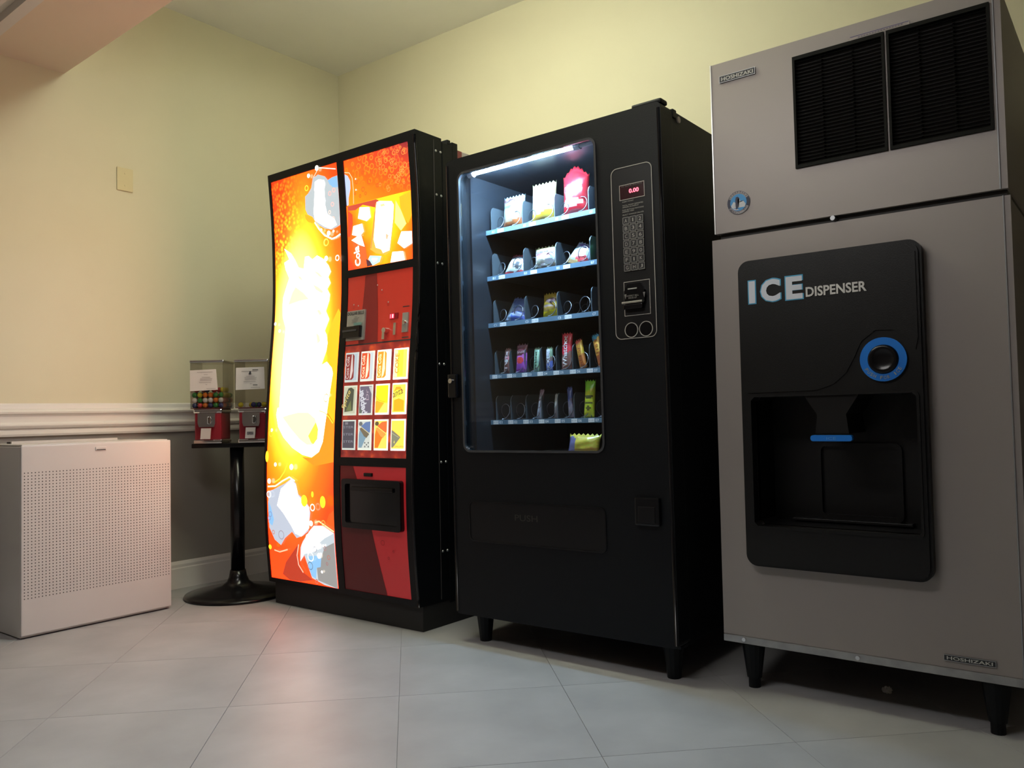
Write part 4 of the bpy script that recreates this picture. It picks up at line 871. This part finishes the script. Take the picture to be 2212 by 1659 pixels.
pack('snack_bag', 'plain green snack bag on the second tray', gB, 2.398, 2.492, zB, zB+.075, YP, .045, bands((1, (.03, .40, .08))), lean=-.3)
pack('snack_bag', 'bright blue cookie bag leaning back on the third tray', gC, 1.950, 2.056, zC, zC+.108, YP, .045, blob(bands((.35, (.14, .20, .62)), (.5, (.40, .46, .70)), (1, (.12, .18, .40))), (.1, .3, .22, .4, (.45, .58, .72)), (.6, .25, .32, .06, (.55, .6, .78))), lean=-.45, roll=.20)
pack('snack_bag', 'yellow and brown snack bag on the third tray', gC, 2.138, 2.226, zC, zC+.096, YP, .045, blob(bands((.28, (.72, .55, .01)), (.42, (.30, .18, .04)), (1, (.42, .27, .03))), (.55, .66, .3, .1, (.22, .12, .12)), (.4, .45, .3, .06, (.5, .35, .3))), lean=-.12)
pack('snack_bag', 'red and white snack bag on the third tray', gC, 2.402, 2.495, zC, zC+.066, YP, .045, bands((.2, (.3, .4, .6)), (.62, (.62, .06, .03)), (1, (.62, .62, .64))), lean=-.3)
def bar(label, g, x0, x1, z0, h, colf, lean=-.12, roll=0., texts=(), dep=.016):
    pack('candy_bar', label, g, x0-.002, x1-.002, z0, z0+h, -.842, dep, colf, lean, roll, texts, nu=8, nv=22, crimp=.05, cat='candy bar')
BR = (.12, .04, .03)
up_t = lambda s, c, o=(.70, .10), hh=.8: [(s, o, (0, hh), (-.42, 0), c, .02)]
bar('dark brown candy bar with pink lettering in the first column of the fourth tray', gD, 1.954, 1.986, zD, .100, blob(bands((1, (.16, .07, .06))), (.5, .62, .5, .07, (.55, .18, .22)), (.4, .5, .4, .06, (.5, .5, .52))), roll=.02, texts=up_t('Twix', (.5, .42, .42)))
bar('wide purple and red candy packet on the fourth tray', gD, 2.014, 2.068, zD, .112, blob(bands((.35, (.24, .06, .30)), (.62, (.42, .12, .40)), (1, (.14, .04, .05))), (.42, .44, .30, .12, (.55, .05, .05))), texts=[('fruit', (.15, .66), (.7, .03), (0, .10), (.35, .25, .25), .01)])
bar('slim mint green candy bar on the fourth tray', gD, 2.100, 2.128, zD, .092, bands((.45, (.25, .40, .28)), (.9, (.36, .55, .40)), (1, (.2, .3, .22))), texts=up_t('mint', (.05, .10, .07)))
bar('white candy bar with blue lettering on the fourth tray', gD, 2.160, 2.192, zD, .090, blob(bands((.35, (.10, .14, .40)), (.55, (.16, .10, .10)), (1, (.20, .30, .20))), (.3, .75, .35, .2, (.5, .5, .6))), roll=-.06, texts=up_t('ICKERS', (.60, .62, .68)))
bar('tall red candy bar with white lettering on the fourth tray', gD, 2.230, 2.278, zD, .138, bands((.45, (.22, .10, .08)), (1, (.58, .03, .05))), roll=-.03, texts=up_t('Whatchoc', (.62, .58, .56), (.62, .08), .84))
bar('orange and yellow candy bar tilted left on the fourth tray', gD, 2.312, 2.344, zD, .112, bands((.45, (.48, .15, .03)), (.9, (.62, .36, .04)), (1, (.42, .06, .04))), roll=-.26, texts=up_t('REESES', (.30, .08, .03)))
bar('orange candy bar with blue top tilted left on the fourth tray', gD, 2.392, 2.424, zD, .128, bands((.42, (.36, .10, .03)), (.85, (.60, .32, .05)), (1, (.05, .22, .32))), roll=-.30, texts=up_t('NUTTY', (.30, .08, .03)))
bar('narrow brown and silver candy bar on the fifth tray', gE, 2.108, 2.130, zE, .112, bands((.35, (.30, .30, .36)), (.6, (.14, .10, .12)), (1, (.20, .12, .14))), roll=.10, texts=up_t('bar', (.4, .4, .42)))
bar('thin tan candy bar on the fifth tray', gE, 2.190, 2.208, zE, .092, bands((.5, (.16, .13, .12)), (1, (.30, .28, .24))))
bar('thin blue and brown candy bar on the fifth tray', gE, 2.256, 2.280, zE, .116, bands((.4, (.20, .16, .18)), (.6, (.12, .10, .14)), (1, (.06, .08, .22))), roll=-.12)
bar('bright yellow green candy packet on the fifth tray', gE, 2.322, 2.368, zE, .136, blob(bands((.3, (.50, .55, .03)), (.75, (.42, .46, .03)), (1, (.20, .48, .03))), (.5, .55, .35, .06, (.06, .06, .02)), (.5, .25, .3, .05, (.10, .10, .02)), (.5, .40, .4, .03, (.08, .08, .02))), dep=.024)
bar('dull pink candy bar in the last column of the fifth tray', gE, 2.398, 2.422, zE, .108, bands((.4, (.14, .14, .26)), (1, (.30, .18, .16))), roll=-.08)
pack('chip_bag', 'yellow chip bag fallen to the bottom of the machine', 'fallen bag', 2.278, 2.412, .6955, .772, -.88, .045, blob(bands((.3, (.45, .28, .06)), (1, (.48, .40, .05))), (.12, .4, .2, .5, (.14, .13, .26))), lean=-.25, roll=.03)

# ================================================================== ICE DISPENSER AND ICE MAKER
IYF = -.944
def steel_mat(name, col, rough):
    m = mat(name, col, rough, .30); nt = m.node_tree; bs = nt.nodes['Principled BSDF']
    tc = nt.nodes.new('ShaderNodeTexCoord'); mp = nt.nodes.new('ShaderNodeMapping'); mp.inputs['Scale'].default_value = (3, 3, 260)
    n = nt.nodes.new('ShaderNodeTexNoise'); n.inputs['Scale'].default_value = 4; n.inputs['Detail'].default_value = 6
    nt.links.new(tc.outputs['Object'], mp.inputs[0]); nt.links.new(mp.outputs[0], n.inputs['Vector'])
    mr = nt.nodes.new('ShaderNodeMapRange'); mr.inputs[3].default_value = rough-.06; mr.inputs[4].default_value = rough+.08
    nt.links.new(n.outputs['Fac'], mr.inputs[0]); nt.links.new(mr.outputs[0], bs.inputs['Roughness'])
    bs.inputs['Anisotropic'].default_value = .4
    return m
SST = steel_mat('brushed_stainless', (.32, .288, .272), .47)
FASC = mat('black_moulded_plastic', (.005, .005, .005), .36, spec=.35, bump=.2, bscale=500)
idp = at_world(thing('ice_dispenser', 'stainless ice dispenser with black moulded front and blue push ring', 'ice dispenser', (3.275, -.55, 0)))
DX0, DX1, DZ0, DZ1 = 2.874, 3.682, .137, 1.381
b = new(); box(b, DX0+.004, DX1-.004, -.80, -.10, DZ0, DZ1-.0005); box(b, DX0+.004, 2.99, -.925, -.80, DZ0, DZ1-.0005); box(b, 3.46, DX1-.004, -.925, -.80, DZ0, DZ1-.0005); box(b, 2.99, 3.46, -.925, -.80, DZ0, .495); box(b, 2.99, 3.46, -.925, -.80, .892, DZ1-.0005); obj('cabinet', b, SST, idp)
# front skin with an opening for the ice well
RX0, RX1, RZ0, RZ1 = 2.998, 3.452, .502, .884
well = [(RX0, RZ0+.01), (RX0+.01, RZ0), (RX1-.01, RZ0), (RX1, RZ0+.01), (RX1, RZ1-.01), (RX1-.01, RZ1), (RX0+.01, RZ1), (RX0, RZ1-.01)]
obj('front_panel', plate(new(), [(DX0, .160), (DX1, .160), (DX1, DZ1-.0005), (DX0, DZ1-.0005)], IYF, -.925, [well]), SST, idp)
b = new(); tube(b, [(DX1-.016, IYF-.001, z) for z in (.16, .7, DZ1)], .002, 6); obj('panel_fold', b, STEEL, idp)
obj('bottom_rail', bx(DX0, DX1, IYF-.003, -.90, DZ0, .159, bev=.002), mat('worn_rail', (.36, .36, .36), .35, .7, noise=.35, nscale=25), idp)
b = new(); cyl(b, (2.94, IYF-.002, .150), (2.94, IYF-.008, .150), .006, n=10); cyl(b, (3.27, IYF-.002, .149), (3.27, IYF-.008, .149), .006, n=10); obj('rail_screw', b, CHROME, idp)
for x in (2.952, 3.60):
    for y in (-.905, -.20):
        b = new(); cyl(b, (x, y, 0), (x, y, .03), .018, .018, n=14); cyl(b, (x, y, .03), (x, y, DZ0), .022, .036, n=14); obj('leg', b, BLACK, idp)
# black fascia standing proud of the steel, with the well recessed into it
FX0, FX1, FZ0, FZ1 = 2.966, 3.476, .381, 1.297
YF = IYF-.034
fa = obj('fascia', plate(new(), rrect(FX0, FX1, FZ0, FZ1, .034, 6), YF+.006, IYF, [well]), FASC, idp)
# bevelled front rim of the fascia
b = plate(new(), rrect(FX0+.007, FX1-.007, FZ0+.007, FZ1-.007, .030, 6), YF, YF+.006, [well]); obj('fascia_face', b, FASC, fa)
b = new(); wy = -.802
plate(b, rrect(2.991, 3.459, .496, .891, .004, 2), IYF+.001, wy+.001, [well]); obj('well_wall', b, FASC, fa); obj('well_back', bx(2.992, 3.458, wy-.002, wy+.001, .497, .890), FASC, fa)
obj('well_rim', plate(new(), [(p[0], p[1]) for p in rrect(RX0-.007, RX1+.007, RZ0-.007, RZ1+.007, .016, 4)], YF-.004, YF+.001, [well]), FASC, fa)
obj('raised_panel', plate(new(), [(2.99, .897), (3.19, .899), (3.24, .915), (3.275, .945), (3.297, .985), (3.318, 1.03), (3.355, 1.058), (3.40, 1.056), (3.44, 1.03), (3.455, 1.0), (3.462, 1.03), (3.462, 1.262), (3.44, 1.284), (3.01, 1.284), (2.984, 1.26), (2.984, .905)], YF-.003, YF), FASC, fa)
# scoop niche and spout inside the well
b = new(); plate(b, rrect(3.135, 3.375, .512, .742, .02, 4), wy-.016, wy, [rrect(3.147, 3.363, .528, .732, .014, 4)]); obj('cup_niche', b, FASC, fa)
obj('drip_grille', bx(3.06, 3.40, wy-.032, wy-.001, .506, .514, bev=.002), FASC, fa)
b = new(); zc = [(.884, .075), (.83, .040), (.775, .046)]
ra = [[b.verts.new((3.229+sx*wd, yy, z)) for sx, yy in ((-1, YF+.004), (1, YF+.004), (1, wy), (-1, wy))] for z, wd in zc]
for A_, B_ in zip(ra, ra[1:]):
    for k in range(4): b.faces.new((A_[k], A_[(k+1) % 4], B_[(k+1) % 4], B_[k]))
b.faces.new(ra[0]); b.faces.new(list(reversed(ra[-1]))); bmesh.ops.recalc_face_normals(b, faces=b.faces); obj('spout', b, FASC, fa)
BLUE = mat('blue_plastic', (.010, .17, .62), .35)
bl = obj('spout_lip', plate(new(), rrect(3.172, 3.286, .754, .771, .007, 4), YF-.008, YF+.010), BLUE, fa, label='bright blue spout lip')
Art(flat(YF-.008)).text('ICE', (3.217, .758), (.026, 0), (0, .008), (.10, .32, .70)).done('lip_print', PRINT, bl)
rg = obj('push_ring', plate(new(), circ(3.374, .977, .060, 40), YF-.008, YF, [circ(3.374, .977, .040, 40)]), BLUE, idp, label='bright blue push ring')
A = Art(flat(YF-.008)); txt = 'PUSH FOR ICE'
for i, ch in enumerate(txt):
    if ch == ' ': continue
    a = math.radians(212 + i*(116/11)); cx_, cz_ = 3.374+.050*math.cos(a), .977+.050*math.sin(a)
    up_ = (-math.cos(a), -math.sin(a)); rt_ = (-math.sin(a), math.cos(a)); w_ = .003 if ch == 'I' else .0068
    A.text(ch, (cx_-rt_[0]*w_/2-up_[0]*.0045, cz_-rt_[1]*w_/2-up_[1]*.0045), (rt_[0]*w_, rt_[1]*w_), (up_[0]*.009, up_[1]*.009), (.30, .31, .26), .01)
A.done('ring_print', PRINT, rg)
b = new(); n = 28; rings = []
for rr, yy in ((.039, YF-.001), (.039, YF-.010), (.035, YF-.014), (.026, YF-.010), (.014, YF-.007)):
    rings.append([b.verts.new((3.374+rr*math.cos(2*math.pi*i/n), yy, .977+rr*math.sin(2*math.pi*i/n))) for i in range(n)])
for A_, B_ in zip(rings, rings[1:]):
    for i in range(n): b.faces.new((A_[i], A_[(i+1) % n], B_[(i+1) % n], B_[i]))
b.faces.new(rings[-1]); bmesh.ops.recalc_face_normals(b, faces=b.faces); obj('push_button', b, BLACKG, idp, smooth=True)
YL = YF-.003
A = Art(flat(YL)); cI, cB = (.62, .66, .74), (.06, .36, .60)
for ch, xa, xb in (('I', 3.003, 3.022), ('C', 3.040, 3.098), ('E', 3.115, 3.163)):
    A.text(ch, (xa-.0032, 1.163), (xb-xa+.0064, 0), (0, .0725), cB, .05)
for ch, xa, xb in (('I', 3.003, 3.022), ('C', 3.040, 3.098), ('E', 3.115, 3.163)):
    A.text(ch, (xa, 1.166), (xb-xa, 0), (0, .066), cI, .045)
A.text('DISPENSER', (3.172, 1.168), (.166, 0), (0, .0285), (.60, .59, .57), .025); A.done('lettering', PRINT, fa, label='white ICE DISPENSER lettering edged in blue')
def nameplate(par, x0, x1, z0, z1, y):
    n_ = obj('nameplate', bx(x0, x1, y-.004, y+.001, z0, z1, bev=.001, seg=1), mat('nameplate_black', (.012, .014, .016), .3), par)
    obj('plate_rim', plate(new(), [(x0, z0), (x1, z0), (x1, z1), (x0, z1)], y-.0046, y-.0036, [[(x0+.0012, z0+.0012), (x1-.0012, z0+.0012), (x1-.0012, z1-.0012), (x0+.0012, z1-.0012)]]), STEEL, n_)
    Art(flat(y-.004), base=.0003).text('HOSHIZAKI', (x0+(x1-x0)*.06, z0+(z1-z0)*.22), ((x1-x0)*.88, 0), (0, (z1-z0)*.56), (.50, .50, .46), .02).done('nameplate_print', PRINT, n_)
nameplate(idp, 3.487, 3.607, .1785, .194, IYF)

im = at_world(thing('ice_maker', 'stainless ice maker with black louvred grilles stacked above the ice dispenser', 'ice maker', (3.28, -.55, DZ1+.0)))
MX0, MX1, MZ0, MZ1 = 2.884, 3.678, 1.399, 1.936
obj('base_pan', bx(MX0+.010, MX1-.004, -.925, -.12, DZ1+.0005, MZ0, bev=.001, seg=1), mat('dark_gap', (.03, .028, .026), .6), im)
obj('cabinet', bx(MX0+.002, MX1-.002, -.922, -.10, MZ0, MZ1-.002, bev=.003, seg=1), SST, im)
G1 = (3.145, 3.397); G2 = (3.405, 3.652); GZ0, GZ1 = 1.556, 1.887
hole = [[(g[0], GZ0), (g[1], GZ0), (g[1], GZ1), (g[0], GZ1)] for g in (G1, G2)]
obj('front_panel', plate(new(), [(MX0, MZ0), (MX1, MZ0), (MX1, MZ1), (MX0, MZ1)], IYF, -.930, hole), SST, im)
obj('edge_trim', bx(MX0, MX0+.0035, IYF-.002, -.92, MZ0, MZ1), mat('bright_edge', (.72, .72, .70), .3, .6), im)
b = new(); tube(b, [(3.661, IYF-.001, z) for z in (MZ0, 1.6, MZ1)], .002, 6); obj('panel_fold', b, STEEL, im)
b = new(); cyl(b, (3.245, -.924, DZ1+.010), (3.245, -.953, DZ1+.010), .007, n=10); obj('catch', b, STEEL, im)
SLAT = mat('black_slat', (.007, .007, .006), .75, spec=.2); ns = 30
for g in (G1, G2):
    gr = obj('grille', plate(new(), [(g[0]-.001, GZ0-.001), (g[1]+.001, GZ0-.001), (g[1]+.001, GZ1+.001), (g[0]-.001, GZ1+.001)], IYF-.006, -.93, [[(g[0]+.006, GZ0+.008), (g[1]-.006, GZ0+.008), (g[1]-.006, GZ1-.010), (g[0]+.006, GZ1-.010)]]), SLAT, im)
    obj('filter_mesh', bx(g[0]+.001, g[1]-.001, -.9295, -.9225, GZ0+.001, GZ1-.001), mat('dark_hole'), gr)
    sme = None
    for k in range(ns):
        z = GZ0+.012+k*(GZ1-GZ0-.026)/(ns-1)
        if sme is None:
            b = new(); P_ = [(-.0055, -.0028), (-.0040, -.0034), (.0055, .0022), (.0048, .0030)]
            A_ = [b.verts.new((-.5, y, zz)) for y, zz in P_]; B_ = [b.verts.new((.5, y, zz)) for y, zz in P_]
            b.faces.new(A_); b.faces.new(list(reversed(B_)))
            for q in range(4): b.faces.new((A_[q], B_[q], B_[(q+1) % 4], A_[(q+1) % 4]))
            bmesh.ops.recalc_face_normals(b, faces=b.faces); sme = bpy.data.meshes.new('slat'); b.to_mesh(sme); b.free(); sme.materials.append(SLAT)
        o = bpy.data.objects.new('slat', sme); COL.objects.link(o); o.parent = gr; o.location = Vector(((g[0]+g[1])/2, IYF+.002, z))+OFF[im.name]; o.scale = (g[1]-g[0]-.011, 1, 1)
    for q in (.32, .66):
        x = g[0]+(g[1]-g[0])*q; obj('grille_rib', bx(x-.0012, x+.0012, -.9385, -.9300, GZ0+.006, GZ1-.008), SLAT, gr)
nameplate(im, 2.915, 3.031, 1.871, 1.8925, IYF)
em = obj('emblem', plate(new(), circ(2.965, 1.486, .0365, 36), IYF-.002, IYF), mat('emblem_white', (.45, .42, .42), .5), im, label='round blue emblem with a snowy peak')
A = Art(flat(IYF-.002)); EB = (.04, .30, .66); EW = (.60, .64, .68); EK = (.012, .016, .05)
A.ring(2.965, 1.486, .036, .001, EK, 30)
for a0 in (-25, 155):
    pts = [(2.965+.0355*math.cos(math.radians(a)), 1.486+.0355*math.sin(math.radians(a))) for a in range(a0, a0+51, 10)] + [(2.965+.027*math.cos(math.radians(a)), 1.486+.027*math.sin(math.radians(a))) for a in range(a0+50, a0-1, -10)]
    A.poly(pts, EK)
A.poly(circ(2.965, 1.486, .0265, 26), EB)
A.poly([(2.941, 1.478), (2.950, 1.490), (2.956, 1.486), (2.966, 1.502), (2.974, 1.486), (2.980, 1.490), (2.988, 1.479), (2.985, 1.470), (2.945, 1.470)], EW)
A.poly([(2.947, 1.470), (2.962, 1.466), (2.968, 1.462), (2.956, 1.463), (2.949, 1.466)], EW)
A.poly([(2.957, 1.465), (2.961, 1.467), (2.966, 1.474), (2.963, 1.484), (2.963, 1.496), (2.9685, 1.499), (2.964, 1.504), (2.9575, 1.503), (2.9555, 1.494), (2.956, 1.478)], EK)
for txt, a0, a1, flip in (('HOSHIZAKI', 148, 32, False), ('AMERICA, INC', 212, 328, True)):
    for i, ch in enumerate(txt):
        if ch == ' ': continue
        a = math.radians(a0+(a1-a0)*i/(len(txt)-1)); c_ = (2.965+.0312*math.cos(a), 1.486+.0312*math.sin(a)); s_ = -1 if flip else 1
        up_ = (math.cos(a)*s_, math.sin(a)*s_); rt_ = (up_[1], -up_[0]); w_ = .0016 if ch in 'I,' else .0046; h_ = .002 if ch == ',' else .0062
        A.text(ch, (c_[0]-rt_[0]*w_/2-up_[0]*.0031, c_[1]-rt_[1]*w_/2-up_[1]*.0031), (rt_[0]*w_, rt_[1]*w_), (up_[0]*h_, up_[1]*h_), (.06, .05, .08), .01)
A.done('emblem_print', PRINT, em)
stk = obj('warning_sticker', plate(new(), [(3.307, 1.8895), (3.464, 1.8895), (3.464, 1.9005), (3.307, 1.9005)], IYF-.0012, IYF), mat('pale_sticker'), im)
A = Art(flat(IYF-.0012), base=.0002); A.rect(3.308, 3.463, 1.898, 1.900, (.10, .09, .22))
for k in range(16): A.rect(3.330+k*.0075, 3.3355+k*.0075, 1.892, 1.8955, (.22, .20, .24))
A.done('sticker_print', PRINT, stk)

# crumpled scrap on the floor below the dispenser
b = new(); bmesh.ops.create_icosphere(b, subdivisions=3, radius=.013); rr = random.Random(4)
for v_ in b.verts: v_.co *= 1+rr.uniform(-.3, .25); v_.co.z = max(-.008, v_.co.z*.8)
sc = obj('paper_scrap', b, mat('scrap_paper', (.70, .68, .64), .7)); sc.location = (3.294, -.745, .0085)
tag(sc, 'small pale crumpled scrap on the floor under the ice dispenser', 'litter')
